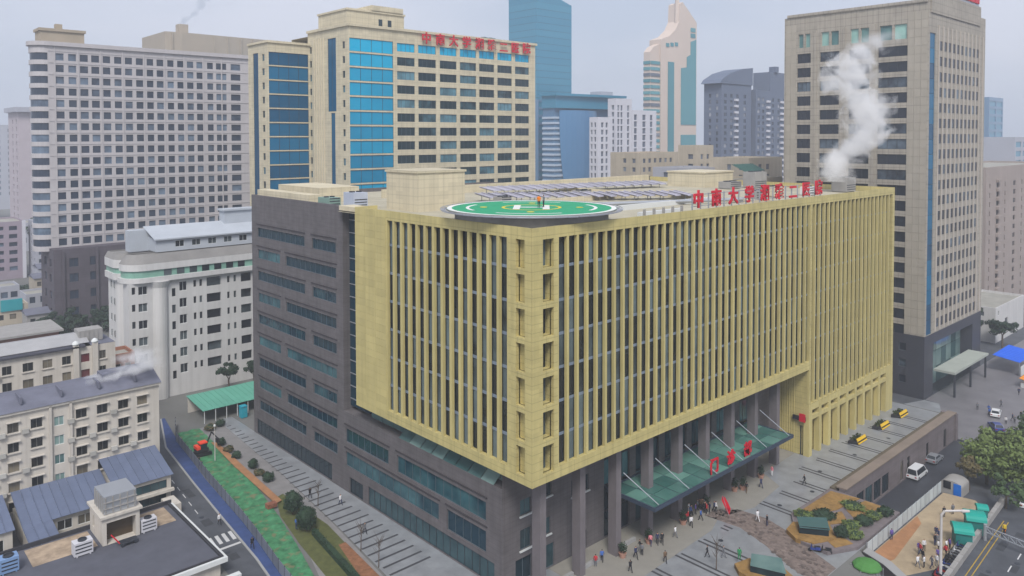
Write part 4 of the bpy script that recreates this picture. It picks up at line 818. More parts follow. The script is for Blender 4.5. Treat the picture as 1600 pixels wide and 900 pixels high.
# green roofed shed
gs = thing('green_roofed_shed', 'long open shed with pale green sheet roof behind the grey block', 'shed', (0, 90, 0)); GROOF = mat('pale_green_sheet', L(92, 158, 138), .6, var=.08, ov=.05)
sheet_roof(gs, -4.6, 12, 87.5, 96.5, 2.6, 3.4, m=GROOF, n=15)
for k in range(8): b = MB(); b.box(-4.3+2.2*k, -4.18+2.2*k, 87.7, 87.82, 0, 2.55); b.build('post', WFR, gs)
piece('back_wall', FLAT, gs, -4.4, 12, 96, 96.2, 0, 3.3)
def cabin(x, y, z, w, d, h, m, label, name='site_cabin', rz=0):
    t = thing(name, label, 'cabin', (x, y, z)); b = MB(); b.box(x-w/2, x+w/2, y-d/2, y+d/2, z+.12, z+h-.2); b.box(x-w/2+.05, x+w/2-.05, y-d/2+.05, y+d/2-.05, z, z+.12); b.build('body', m, t)
    b = MB(); b.box(x-w/2-.08, x+w/2+.08, y-d/2-.08, y+d/2+.08, z+h-.2, z+h-.1); b.prism([(x-w/2, y-d/2), (x+w/2, y-d/2), (x+w/2, y+d/2), (x-w/2, y+d/2)], z+h-.1, z+h); b.build('roof', m, t)
    dr = piece('door', m, t, x-w*.3, x+w*.3, y-d/2-.05, y-d/2, z+.15, z+h-.35); piece('handle', DKMET, dr, x+w*.18, x+w*.22, y-d/2-.1, y-d/2-.05, z+h*.42, z+h*.5); piece('vent', DKMET, t, x-w*.2, x+w*.2, y-d/2-.06, y-d/2-.05, z+h-.32, z+h-.22)
    t.rotation_euler = (0, 0, rz); return t
cabin(2.8, 86, 0, 1.2, 1.2, 2.4, mat('cyan_plastic', L(30, 150, 170), .5), 'bright cyan cabin standing before the green roofed shed')
# ------------------------------------------------------------------ skyline, far base colours lightened to stand in for haze
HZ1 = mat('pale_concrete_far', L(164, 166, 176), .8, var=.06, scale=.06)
CURT = glass('hazed_teal_curtain', L(62, 134, 164), L(70, 142, 170), .6, rough=.2, metal=.2, scale=.02)  # teal paled so the colour carries part of the haze
CURT2 = glass('steel_blue_curtain', L(84, 122, 156), L(110, 146, 176), .6, rough=.2, metal=.2, scale=.03)
g = thing('glass_tower', 'sheer teal glass skyscraper rising out of the picture behind the hospital tower', 'skyscraper', (234.4, 238.7, -5))
b = MB(); b.prism([(234.4, 238.7), (262.3, 238.7), (262.3, 261), (234.4, 261)], -5, 40); b.build('core', CURT, g)
for k in range(24):                                     # storeys as stacked glass bands with a fine shadow joint
    z = 40+k*3.72
    b = MB(); b.prism([(234.4, 238.7), (262.3, 238.7), (262.3, 261), (234.4, 261)], z+.12, z+3.7); b.build('glass_storey', CURT, g)
b = MB(); b.prism([(234.6, 238.9), (262.1, 238.9), (262.1, 260.8), (234.6, 260.8)], 40, 130.4); b.build('inner_core', DKMET, g)
b = MB(); b.quad((234.4, 238.7, 129.3), (262.3, 238.7, 129.3), (262.3, 238.7, 130), (234.4, 238.7, 138)); b.quad((234.4, 261, 129.3), (262.3, 261, 129.3), (262.3, 261, 130), (234.4, 261, 138)); b.quad((234.4, 238.7, 129.3), (234.4, 261, 129.3), (234.4, 261, 138), (234.4, 238.7, 138)); b.quad((234.4, 238.7, 138), (262.3, 238.7, 130), (262.3, 261, 130), (234.4, 261, 138)); b.quad((262.3, 238.7, 129.3), (262.3, 261, 129.3), (262.3, 261, 130), (262.3, 238.7, 130)); b.build('slanted_top', CURT, g)
block('glass_slab', 'narrow blue glass slab at the foot of the teal skyscraper', 219.9, 226, 222.6, 229, -5, 75.3, CURT2, parapet=0, gm=CURT, rw=grid([(.4, 5.6)], 74, 4, 2.6, 12))
# the tapering glass front between striped flanks
cg = thing('curved_glass_building', 'blue office block with striped flanks and shield shaped glass front', 'building', (211.7, 203, -5))
LV = mat('pale_louvre', L(176, 190, 206), .6, var=.05)
b = MB(); shell(b, 211.7, 257.4, 203, 211, -5, 70, 'XYTxy'); b.build('wall', CURT2, cg)
for k in range(19): b = MB(); z = 18+k*2.6; b.box(211.4, 257.6, 202.6, 203, z, z+1.0); b.box(211.2, 211.7, 203, 211, z, z+1.0); b.build('louvre', LV, cg)
b = MB(); N = 14
for i in range(N):
    def hw_(z): return 14*math.sqrt(max(0.02, 1-((69-z)/54)**2.2))
    za_, zb_ = 16+53*i/N, 16+53*(i+1)/N
    for j in range(10):
        def P(z, s): u = (s/5-1); return (228.5+hw_(z)*u, 202.3-4.5*(1-u*u)*(hw_(z)/14), z)
        b.quad(P(za_, j), P(za_, j+1), P(zb_, j+1), P(zb_, j))
b.build('glass_shield', glass('shield_glass', L(76, 122, 164), L(96, 140, 178), .6, rough=.25, scale=.03), cg)
b = MB(); b.prism([(211, 201.5), (258, 198.5), (258, 211), (211, 211)], 70, 76); b.prism([(210, 200), (259.5, 196.5), (259.5, 212), (210, 212)], 76, 77.2); b.build('flared_roof', CURT, cg)
b = MB(); b.box(246, 256, 203, 210, 77.2, 79.5); b.build('roof_room', HZ1, cg)
# white high-rise flats
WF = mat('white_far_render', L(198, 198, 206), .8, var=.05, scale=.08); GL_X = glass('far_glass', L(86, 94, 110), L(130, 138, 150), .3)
block('white_high_rise', 'narrow white high rise flats in front of the striped blue office block', 189.3, 199, 155.3, 160, -5, 64.3, WF, gm=GL_X, d=.4, rw=grid([(2.2, 3.8), (5.2, 6.6)], 62, 3.1, 2.1, 14), lw=grid([(1, 2), (3, 4)], 62, 3.1, 2, 14))
block('white_high_rise', 'stepped white high rise flats with grey vertical window strips', 206.7, 218, 159.9, 164.5, -5, 73, WF, gm=GL_X, d=.4, rw=grid([(1.2, 2.6), (3.4, 4.8), (8, 9.6)], 70, 3.1, 2.4, 15), lw=grid([(1, 2.4)], 70, 3.1, 2, 15))
block('white_high_rise', 'lower white flats joined to the stepped white high rise towards the spire tower', 218.1, 236, 159.6, 166, -5, 68, WF, gm=GL_X, d=.4, rw=grid([(1.2, 3.4), (7.4, 9.8), (13, 15)], 66, 3.1, 2.5, 14))
# pink tower with a spire
PK = mat('pale_granite_far', L(200, 184, 172), .75, var=.04, scale=.05); TG = glass('teal_bay_glass', L(50, 128, 140), L(84, 152, 160), .5, rough=.15, metal=.2, scale=.03)
st = thing('spire_tower', 'slender pale tower with curved sloping crown, spire and teal glass bays', 'skyscraper', (366.8, 252.4, -5))
def prof(pts, y0, y1, m, name, parent):
    b = MB(); n = len(pts); b.quad(*[(x, y0, z) for x, z in pts]); b.quad(*[(x, y1, z) for x, z in pts[::-1]])
    for i in range(n): (x0, z0), (x1, z1) = pts[i], pts[(i+1) % n]; b.quad((x0, y0, z0), (x1, y0, z1), (x1, y1, z1), (x0, y1, z0))
    return b.build(name, m, parent)
prof([(364.5, -5), (406, -5), (406, 136), (394, 145), (389, 148.5), (386, 147), (385.2, 135), (381, 129), (374, 124), (364.5, 121)], 252.4, 262, PK, 'wall', st)
b = MB(); b.tube((386.2, 255, 134), (386.2, 255, 178), 2.0, .5, 8); b.build('spire', PK, st)
prof([(372.2, 20), (379, 20), (379, 106.5), (372.2, 106.5)], 252.0, 252.3, TG, 'glass_bay', st)
prof([(387.2, 64), (405, 64), (405, 124), (398.5, 122), (398.5, 113), (394, 111), (394, 104), (387.2, 103)], 252.0, 252.3, TG, 'glass_bay', st)
prof([(387.2, 20), (405, 20), (405, 57), (387.2, 57)], 252.0, 252.3, TG, 'glass_bay', st)
for k in range(3): piece('crown_window', TG, st, 370+5*k, 373.4+5*k, 252.0, 252.35, 116.5+.6*k, 119+.6*k)
for k in range(2): piece('crown_window', TG, st, 398.5, 404, 252.0, 252.35, 129-4*k, 131.8-4*k)
fs = MB(); shell(fs, 354.4, 365, 253.5, 259, -5, 112, 'xyTY'); fs.build('side_wall', PK, st)
for k in range(23): b = MB(); z = 16+k*4; b.box(354.6, 364.4, 253.0, 253.5, z, z+2.1); b.box(354.0, 354.4, 253.5, 259, z, z+2.1); b.build('balcony_band', TG if k % 5 else GL_X, st)
prof([(354.4, 112), (364.5, 112), (364.5, 118), (358, 115.5)], 253.6, 259, PK, 'shoulder', st)
# dark residential towers
DK = mat('slate_blue_render', L(96, 106, 126), .8, var=.06, scale=.08); GL_D = glass('dusk_glass', L(60, 68, 84), L(170, 172, 180), .25)
dkb = block('dark_residential_tower', 'slate grey residential tower with pale balcony corners beside the taupe tower', 272.5, 300, 147.5, 157.7, -5, 82, DK, gm=GL_D, d=.3, parapet=1.5,
    rw=grid([(2, 4.4), (7.5, 9.9), (13, 15.4), (20, 22.4)], 77, 3.1, 1.8, 17), lw=grid([(2, 3.4), (6, 7.4)], 77, 3.1, 1.8, 17))
prof([(270, 82), (300.5, 82), (300.5, 91), (291, 90), (280, 87.5), (272, 84)], 147, 158, DK, 'arched_crown', dkb)
for k in range(17): b = MB(); z = 24+k*3.1; b.box(283.5, 286.5, 146.6, 147.45, z, z+1.1); b.build('balcony', WF, dkb)
dk2 = block('dark_residential_tower', 'twin slate grey tower with white balcony columns half hidden by the taupe tower', 302, 336, 146, 158, -5, 80, DK, gm=GL_D, d=.3, parapet=1.5,
    rw=grid([(1.6, 4.0), (6, 8.4), (16, 18.4), (22, 24.4), (28, 30.4)], 76, 3.1, 1.8, 17))
for k in range(17):
    z = 24+k*3.1
    for x in (312.2, 326.5): b = MB(); b.box(x, x+3.0, 145.1, 145.95, z, z+1.1); b.build('balcony', WF, dk2)
b = MB(); b.box(318, 336, 147, 157, 80, 90); b.box(322, 325, 146, 150, 90, 93); b.build('crown', DK, dk2)
# lower blocks seen over the main roof
OLD = mat('weathered_cream', L(178, 168, 152), .85, var=.10, scale=.15, streak=.12)
block('old_block', 'weathered cream block with pinkish roof below the spire tower', 146.4, 168, 99, 112, -5, 50.5, OLD, gm=GL_X, d=.25, rw=grid([(1.5+3*k, 3+3*k) for k in range(6)], 48.5, 3, 1.5, 5), lw=grid([(2, 3.4), (6, 7.4)], 48.5, 3, 1.5, 5), roof=mat('pinkish_tiles', L(186, 160, 146), .9, var=.12))
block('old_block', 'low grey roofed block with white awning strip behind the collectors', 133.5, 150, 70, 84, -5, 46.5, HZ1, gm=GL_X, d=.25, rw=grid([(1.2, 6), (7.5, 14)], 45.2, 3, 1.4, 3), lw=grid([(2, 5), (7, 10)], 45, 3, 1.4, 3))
block('old_block', 'cream block with dark green rooftop canopy beside the taupe tower', 146.2, 166, 58.4, 72, -5, 49.5, OLD, gm=GL_X, d=.25, rw=grid([(1.5, 3.4), (5.5, 7.4), (10, 12)], 47.5, 3.1, 1.7, 4), lw=grid([(2, 3.4), (6, 7.4)], 47.5, 3.1, 1.7, 4))
aw = thing('roof_canopy', 'dark green sheet canopy on posts on a rooftop behind the roof sign', 'canopy', (126, 52, 44)); sheet_roof(aw, 128, 139, 49, 53, 46.4, 48.2, m=mat('dark_green_sheet', L(44, 84, 78), .7, var=.1), n=8)
for x in (128.3, 133.5, 138.7): piece('post', DKMET, aw, x-.1, x+.1, 49.1, 49.3, 40, 46.3)
block('terrace_house', 'cream terrace storey carrying the dark green canopy behind the roof sign', 120, 145, 47, 57, -5, 44.5, OLD, gm=GL_X, rw=grid([(3+4*k, 5+4*k) for k in range(5)], 43, 3, 1.6, 2))
block('old_block', 'small beige stair tower rising above the collectors', 158, 167, 84, 92, -5, 53, OLD, gm=GL_X, rw=grid([(1.5, 3), (5, 6.5)], 50, 3.2, 1.6, 3), lw=grid([(2, 4)], 50, 3.2, 1.6, 3))
block('far_glass_tower', 'pale blue glass tower far off to the side of the taupe tower', 618, 653, 129, 160, -5, 86, CURT2, gm=CURT, d=.5, rw=grid([(1.5, 16.5), (18.5, 33.5)], 83, 6, 4, 14), parapet=2)
block('far_glass_tower', 'small cyan roofed tower far off at the picture edge', 516, 555, 85, 110, -5, 55, HZ1, gm=CURT, d=.5, rw=grid([(2, 14), (18, 34)], 52, 6, 3.6, 8), parapet=2)
BRN = mat('brownish_grey_render', L(158, 146, 140), .85, var=.08, scale=.12, streak=.10)
bb_ = block('brown_apartment_block', 'plain brownish apartment block with a column of balconies at the picture edge', 226.3, 305, 18.6, 40, -5, 45.5, BRN, gm=GL_W, d=.3, rw=grid([(3.4, 4.6), (11, 13.6), (20, 21.2), (30, 33), (40, 41.4)], 40, 3.1, 1.7, 15), lw=grid([(3, 4.4)], 40, 3.1, 1.7, 15))
for k in range(13): b = MB(); z = 5+k*3.1-2; b.box(236.8, 240.4, 17.7, 18.55, z, z+1.0); b.build('balcony', BRN, bb_)
block('brown_apartment_block', 'darker roofed block rising just behind the plain brownish apartment block', 278, 325, 50, 70, -5, 50, HZ1, gm=GL_D, d=.3, rw=grid([(2+5*k, 5+5*k) for k in range(8)], 48, 3.3, 1.8, 4))
wr = block('white_annex', 'small white house with dark windows behind the blue awning', 193.6, 222, 6.3, 18, -5, 5.8, WHT, gm=GL_W, fm=WFR, d=.2, rw=[(2.2, 3.4, z, z+1.5) for z in (3.2, .4, -2.4)] + [(9, 12, -1, 1.5)], lw=[(3, 4.4, 3, 4.4), (3, 4.4, .4, 1.8)])
# far left
fl1 = block('far_high_rise', 'hazy pinkish grey high rise at the far end of the hotel', 25.9, 36, 427.9, 455, 0, 70, mat('mauve_render', L(176, 166, 172), .85, var=.05), gm=GL_X, d=.4, parapet=0, rw=grid([(6, 9)], 66, 4, 2, 14), lw=grid([(4, 7), (14, 17)], 66, 4, 2.4, 14))
b = MB(); b.box(24, 36, 425.5, 456, 70, 72.6); b.build('cornice', HZ1, fl1)
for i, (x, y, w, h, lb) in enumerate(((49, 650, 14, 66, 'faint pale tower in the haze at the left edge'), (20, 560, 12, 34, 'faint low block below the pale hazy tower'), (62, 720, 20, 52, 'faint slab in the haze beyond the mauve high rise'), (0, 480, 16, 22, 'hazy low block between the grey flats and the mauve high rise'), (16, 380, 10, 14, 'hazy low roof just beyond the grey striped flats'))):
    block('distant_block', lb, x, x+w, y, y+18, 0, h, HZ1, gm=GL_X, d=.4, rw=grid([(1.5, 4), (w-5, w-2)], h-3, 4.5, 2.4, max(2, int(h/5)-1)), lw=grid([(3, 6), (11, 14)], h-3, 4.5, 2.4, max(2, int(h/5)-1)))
MAU = mat('mauve_stripe_render', L(150, 138, 150), .85, var=.06)
gf = block('striped_flats', 'grey mauve flats with dark balcony strips at the left edge', -16, 4.3, 296, 318, 0, 22.8, MAU, gm=GL_H, d=.5, rw=grid([(1, 12.8)], 21, 3.2, 1.5, 6) + grid([(14.6, 17.4)], 21, 3.2, 1.7, 6))
b = MB(); b.box(3.0, 4.2, 295.2, 295.9, 0, 23); b.build('white_pier', WF, gf)
block('white_annex', 'slim pale side block right of the mauve striped flats', 6, 9.5, 286, 300, 0, 23, HZ1, gm=GL_H, d=.3, rw=grid([(.8, 2.6)], 21, 3.2, 1.5, 6), lw=grid([(3, 5), (8, 10)], 21, 3.2, 1.5, 6))
bh = block('brick_bungalow', 'low brick house under a pale flat roof before the dark hotel base', -30, -14.5, 156, 168, 0, 7.5, mat('dull_brick', L(140, 100, 86), .9, var=.15, lines=(.4, 1, .12)), gm=GL_F, rw=[(1.5+3.2*k, 3.2+3.2*k, 4.6, 6.2) for k in range(4)], parapet=0)
b = MB(); b.box(-31, -13.6, 155, 169, 7.5, 8.0); b.build('flat_roof', CONC, bh)
bh = block('signboard_house', 'small house with a turquoise sign panel at the left edge', -21, -11.5, 208, 216, 0, 6, OLD, gm=GL_F, rw=[(1.5+3.2*k, 3.2+3.2*k, 1.6, 3.2) for k in range(3)])
piece('turquoise_panel', mat('turquoise_panel', L(34, 150, 160), .5), bh, -18.6, -13, 207.6, 207.98, 4.2, 7.6)
block('low_house', 'low grey roofed house on the street beside the dark hotel base', -9.5, -2, 222, 232, 0, 6, HZ1, gm=GL_H, rw=[(1, 2.6, 3, 5), (4, 5.6, 3, 5)])
block('low_house', 'long low grey house behind the turquoise sign panel', -20, -8, 240, 250, 0, 6.5, HZ1, gm=GL_H, rw=[(1+2.8*k, 3+2.8*k, 2.5, 4.5) for k in range(4)])
for x, y, w, d_, h, c, lb in ((-2.5, 246, 8, 9, 7, OLD, 'cream low house right of the long low grey house'), (-14, 196, 6, 7, 4.5, CONC, 'small grey shed at the left edge before the turquoise sign'), (2, 262, 7, 8, 8, HZ1, 'pale low house below the slim pale side block')):
    t = block('low_house', lb, x, x+w, y, y+d_, 0, h, c, gm=GL_F, rw=[(.8+2.4*k, 2.1+2.4*k, h-2.8, h-1.2) for k in range(int(w/2.6))], parapet=0)
    b = MB(); b.quad((x-.5, y-.5, h), (x+w+.5, y-.5, h), (x+w+.5, y+d_/2, h+1.3), (x-.5, y+d_/2, h+1.3)); b.quad((x-.5, y+d_/2, h+1.3), (x+w+.5, y+d_/2, h+1.3), (x+w+.5, y+d_+.5, h), (x-.5, y+d_+.5, h)); b.quad((x+w+.3, y-.4, h), (x+w+.3, y+d_/2, h+1.25), (x+w+.3, y+d_+.4, h)); b.quad((x-.3, y-.4, h), (x-.3, y+d_/2, h+1.25), (x-.3, y+d_+.4, h)); b.build('pitched_roof', ROOFB, t)

# ------------------------------------------------------------------ retaining wall, mound, building site, street edge (right)
WALLC = mat('wall_stone', L(116, 108, 110), .75, var=.10, scale=.4, streak=.12, lines=(.9, 1.8, .10))
rw_ = thing('retaining_wall', 'long grey stone wall holding up the plaza above the dark ramp', 'wall', (58, -10, -5))
fwl = FY(-10.6, 57.6); hw2 = [(1.0+3.3*k, 3.9+3.3*k, -4.6, -1.4) for k in range(5)] + [(22, 23.4, -4.6, -1.2), (25, 26.4, -4.6, -1.2), (34, 35.4, -4.6, -1.2), (43, 44.6, -4.6, -1.0)]
b = MB(); b.facade(fwl, 49.4, -5.25, .75, hw2, .3); b.box(57.6, 107, -10.59, -9.7, -.02, .75); b.build('wall', WALLC, rw_)
for i, h in enumerate(hw2): win(rw_, fwl, *h, .2, GL_BASE if i < 5 else GL_F, DKMET, 2 if i < 5 else 0)
b = MB(); b.box(57.6, 107.1, -10.85, -9.2, .75, .95); b.build('coping', mat('brownish_coping', L(128, 116, 106), .8, var=.12), rw_)
b = MB(); b.box(57.6, 107, -9.2, -8.2, .02, .5); b.build('planter_curb', mat('planter_soil', L(96, 88, 74), .95, var=.25, scale=1.2), rw_)
piece('end_pier', WALLC, rw_, 106.6, 107.6, -10.95, -8, -5.2, .6)
# sloped green mound with ochre beds and a glass stair roof
md = thing('planted_mound', 'ochre and green planted beds edged in stone beside the driveway', 'planter', (48, -13, 0)); OCH = mat('ochre_planting', L(140, 110, 64), .95, var=.3, scale=1.0, bump=.4)
b = MB(); b.prism([(38.8, -12.3), (45.2, -8.2), (57.2, -8.4), (57.2, -19), (43, -19), (38.6, -16.8)], 0, .45); b.build('stone_edge', WALLC, md)
for nm, P_, z in (('ochre_bed', [(46.2, -8.9), (56.2, -9.0), (57, -13.2), (51, -12.4), (47, -10.6)], .55), ('ochre_bed', [(45.0, -9.6), (46.6, -11.2), (51, -13.1), (48.5, -15.2), (44.2, -12.6)], .52), ('ochre_bed', [(52, -13.3), (57, -14), (57, -16.6), (50, -15.6)], .5), ('ochre_bed', [(41.4, -15.4), (44.2, -15.8), (43.2, -18.2), (40.4, -17)], .5)):
    b = MB(); b.prism(P_, .4, z); b.build(nm, OCH, md)
ug = thing('underpass_roof', 'glass roofed stair entrance with ochre rim beside the mound', 'stair roof', (41.5, -12.6, .4))
b = MB(); b.prism([(38.6, -12.3), (40, -10.2), (42.6, -9.8), (46, -13.6), (42.6, -16.2), (39.2, -14.6)], .02, .62); b.build('rim', OCH, ug)
b = MB(); b.prism([(40.2, -12.0), (42.0, -10.9), (44.6, -13.8), (42.4, -15.2)], .6, 1.6); b.build('side_glass', GL_BASE, ug)
b = MB(); b.quad((40.0, -12.2, 1.55), (42.0, -10.7, 1.9), (44.8, -13.7, 1.9), (42.4, -15.4, 1.55)); b.quad((40.0, -12.2, 1.5), (42.0, -10.7, 1.85), (44.8, -13.7, 1.85), (42.4, -15.4, 1.5)); b.build('roof_glass', GL_TEAL, ug)
ug2 = thing('underpass_roof', 'glass roofed stair entrance with ochre rim at the bottom edge', 'stair roof', (28.5, -13.5, 0))
b = MB(); b.prism([(25.6, -11.4), (26.8, -10.0), (29.4, -10.6), (31, -14), (29, -18), (25, -16)], .02, .6); b.build('rim', OCH, ug2)
b = MB(); b.prism([(26.6, -12.4), (28.6, -11.6), (30.2, -14.6), (28.0, -16.4)], .58, 1.5); b.build('side_glass', GL_BASE, ug2)
b = MB(); b.quad((26.4, -12.5, 1.5), (28.6, -11.4, 1.85), (30.4, -14.6, 1.85), (28.0, -16.6, 1.5)); b.build('roof_glass', GL_TEAL, ug2)
# bare site behind a white hoarding
sheet('bare_site', [(44.5, -19.5), (73.2, -19.6), (74, -24), (71, -26.6), (50, -27.6), (43.2, -24.4)], -1.49, SOIL)
sheet('earth_strip', [(44.8, -19.6), (62, -19.7), (60, -21), (47, -22.2), (44.2, -21.4)], -1.485, EARTH)
hd = thing('site_hoarding', 'pale sheet hoarding along the bare soil beside the dark ramp', 'fence', (58, -19.3, -1.5)); HD = mat('pale_hoarding', L(176, 184, 186), .6, var=.12, ov=.10)
for k in range(16): piece('fence_panel', HD, hd, 45+1.75*k, 46.7+1.75*k, -19.36, -19.3, -1.45, .35); piece('post', ALU, hd, 44.92+1.75*k, 44.98+1.75*k, -19.42, -19.26, -1.5, .45)
lw_ = thing('low_wall', 'low grey wall between the planted mound and the bare site', 'wall', (43, -20, -1.5)); b = MB(); b.prism([(43.4, -19.6), (44.6, -19.6), (43.4, -23), (40.4, -27), (39.2, -27), (42.2, -22.6)], -1.5, -.2); b.build('wall', WALLC, lw_); b = MB(); b.prism([(43.3, -19.5), (44.7, -19.5), (43.5, -23.1), (40.5, -27.1), (39.1, -27.1), (42.1, -22.6)], -.2, -.08); b.build('coping', KERB, lw_)
gd = thing('domed_shelter', 'bright green domed shelter at the bottom edge', 'shelter', (40, -22.4, -1.4)); b = MB()
b.lathe((39.6, -21.6, .15), [(1.8, 0), (1.75, .2), (1.4, .5), (.9, .72), (.05, .85)], 10); b.build('dome', mat('bright_green_fabric', L(74, 128, 64), .8, var=.12), gd)
for k in range(6): a = k*math.pi/3; b = MB(); b.tube((39.6+1.9*math.cos(a), -21.6+1.9*math.sin(a), -1.3), (39.6+1.9*math.cos(a), -21.6+1.9*math.sin(a), .2), .06, n=6); b.build('post', ALU, gd)
# street barrier and overhead truss arm
br = thing('street_barrier', 'grey concrete barrier line between the bare site and the street', 'barrier', (60, -28, -1.5))
for k in range(14): x = 44+2.3*k; b = MB(); y = -29.0+.055*(x-44); b.prism([(x, y-.3), (x+2.2, y-.3+.12), (x+2.2, y+.3+.12), (x, y+.3)], -1.5, -.55); b.build('barrier_block', CONC, br)
YL = mat('yellow_road_paint', L(170, 140, 50), .8, var=.2)
street = bpy.data.objects['street']
for y0 in (-30.6, -31.2): b = MB(); b.quad((40, y0, -1.492), (69.9, y0+1.5, -1.492), (69.9, y0+1.62, -1.492), (40, y0+.12, -1.492)); b.build('lane_line', YL, street)
for k in range(6): b = MB(); x = 46+4.4*k; b.quad((x, -33.6, -1.492), (x+2, -33.5, -1.492), (x+2, -33.35, -1.492), (x, -33.45, -1.492)); b.build('lane_dash', PAINT, street)
lp = thing('street_lamp', 'pale pole with a long bent arm over the bare site', 'street lamp', (46.5, -28, -1.5)); POLE = mat('pale_pole', L(190, 186, 184), .5, var=.05)
b = MB(); b.tube((46.5, -28.1, -1.5), (46.5, -28.1, 6.9), .2, .15, 10); b.tube((46.5, -28.1, 6.9), (46.7, -28.4, 7.5), .15, n=10); b.tube((46.7, -28.4, 7.5), (48.4, -30.0, 7.55), .13, n=10); b.build('pole', POLE, lp)
b = MB(); b.tube((48.3, -29.9, 7.5), (49.0, -30.6, 7.5), .22, .16, 8); b.build('lamp_head', POLE, lp); b = MB(); b.lathe((46.5, -28.1, -1.5), [(.4, 0), (.4, .25), (.25, .4)], 10); b.build('base', CONC, lp)
tr = thing('barrier_arm', 'low grey lattice barrier arm reaching across the street', 'barrier arm', (61.6, -28.9, -1.5)); b = MB(); b.tube((61.6, -28.9, -1.5), (61.6, -28.9, .8), .22, n=8); b.build('post', ALU, tr)
b = MB(); e0, e1 = Vector((61.6, -28.9, .5)), Vector((59.6, -41, .5)); n = 12
for dz in (0, -.8): b.tube(e0+Vector((0, 0, dz)), e1+Vector((0, 0, dz)), .08, n=5)
for k in range(n): p, q_ = e0+(e1-e0)*(k/n), e0+(e1-e0)*((k+1)/n); b.tube(p, q_+Vector((0, 0, -.8)), .05, n=4); b.tube(p, p+Vector((0, 0, -.8)), .05, n=4)
b.build('lattice_arm', ALU, tr)
TQ = mat('turquoise_sheet', L(20, 150, 136), .5, var=.08)
def kiosk(x, y, label, s=1., rz=0.):
    t = thing('kiosk', label, 'kiosk', (x, y, -1.5)); b = MB(); b.box(x-1.1*s, x+1.1*s, y-.9*s, y+.9*s, -1.5, .5); b.build('body', mat('kiosk_body', L(24, 112, 108), .6), t)
    b = MB(); N = 8
    for i in range(N):
        a0, a1 = math.pi*i/N, math.pi*(i+1)/N; p = lambda a, yy: (x-1.3*s*math.cos(a), yy, .5+.75*s*math.sin(a)); b.quad(p(a0, y-1.1*s), p(a1, y-1.1*s), p(a1, y+1.1*s), p(a0, y+1.1*s))
    for yy in (y-1.1*s, y+1.1*s): b.quad(*[(x-1.3*s*math.cos(math.pi*i/N), yy, .5+.75*s*math.sin(math.pi*i/N)) for i in range(N+1)])
    b.build('vault_roof', TQ, t); piece('counter', ALU, t, x-1.0*s, x+1.0*s, y-1.05*s, y-.9*s, -.6, -.5); t.rotation_euler = (0, 0, rz)
kiosk(58.2, -27.0, 'larger turquoise vaulted kiosk beside the crowd', 1.15, .5); kiosk(63.4, -27.0, 'tall turquoise vaulted kiosk farther along the barrier', 1.2, .5); kiosk(67.4, -26.8, 'small turquoise vaulted kiosk nearest the trees', .7, .5)
wk = thing('site_office', 'pale arched site office with blue door at the end of the bare soil', 'kiosk', (75.5, -20.6, -2)); b = MB(); N = 10
pf = [(-1.6, 0), (-1.6, 1.6)] + [(-1.6*math.cos(math.pi*i/N), 1.6+.8*math.sin(math.pi*i/N)) for i in range(1, N)] + [(1.6, 1.6), (1.6, 0)]
b.quad(*[(74.2, -20.4+y, -2+z) for y, z in pf]); b.quad(*[(77.6, -20.4+y, -2+z) for y, z in pf])
for i in range(len(pf)-1): (a, c), (d_, e) = pf[i], pf[i+1]; b.quad((74.2, -20.4+a, -2+c), (74.2, -20.4+d_, -2+e), (77.6, -20.4+d_, -2+e), (77.6, -20.4+a, -2+c))
b.build('shell', CONC, wk); piece('door', mat('blue_door', L(10, 100, 190), .5), wk, 74.1, 74.2, -21.9, -20.8, -1.98, .1); piece('window', GL_W, wk, 74.12, 74.2, -20.4, -19.3, -1, .2)
# blue awning, stalls, far street
bw = thing('market_awning', 'bright blue awning on posts beside the taupe tower porch', 'awning', (160, -3, -4.5)); sheet_roof(bw, 163, 177, -7.6, -1.5, -1.0, -.2, m=mat('vivid_blue_tarp', L(10, 92, 214), .6, var=.06), n=9)
for x in (163.3, 170, 176.6): b = MB(); b.box(x-.08, x+.08, -7.5, -7.34, -4.5, -1.1); b.build('post', ALU, bw)
piece('white_side_sheet', WFR, bw, 163, 174, -7.9, -7.75, -4.4, -2.0)
ob = thing('street_stall', 'orange topped low stall on the far street by the blue awning', 'stall', (150, -9, -4.5)); sheet_roof(ob, 153, 163, -11.6, -10, -2.6, -2.2, m=mat('orange_tarp', L(224, 140, 30), .6), n=5); piece('counter', WFR, ob, 153.5, 162.5, -11.4, -10.2, -4.5, -3.4)
for x in (153.2, 162.8): piece('post', ALU, ob, x-.06, x+.06, -11.5, -11.4, -4.5, -2.6)
sheet('far_pavement', [(107.6, -9), (127, -1), (127, 2.2), (107.6, 9)], -4.485, PAVE)
sheet('far_street', [(107.6, -16), (118, -19), (290, -30), (290, 1), (180, 2.1), (127.5, 2.1), (127, -1), (107.6, -9)], -4.492, mat('wet_grey_street', L(112, 110, 114), .4, var=.18, scale=.2, spec=.5))

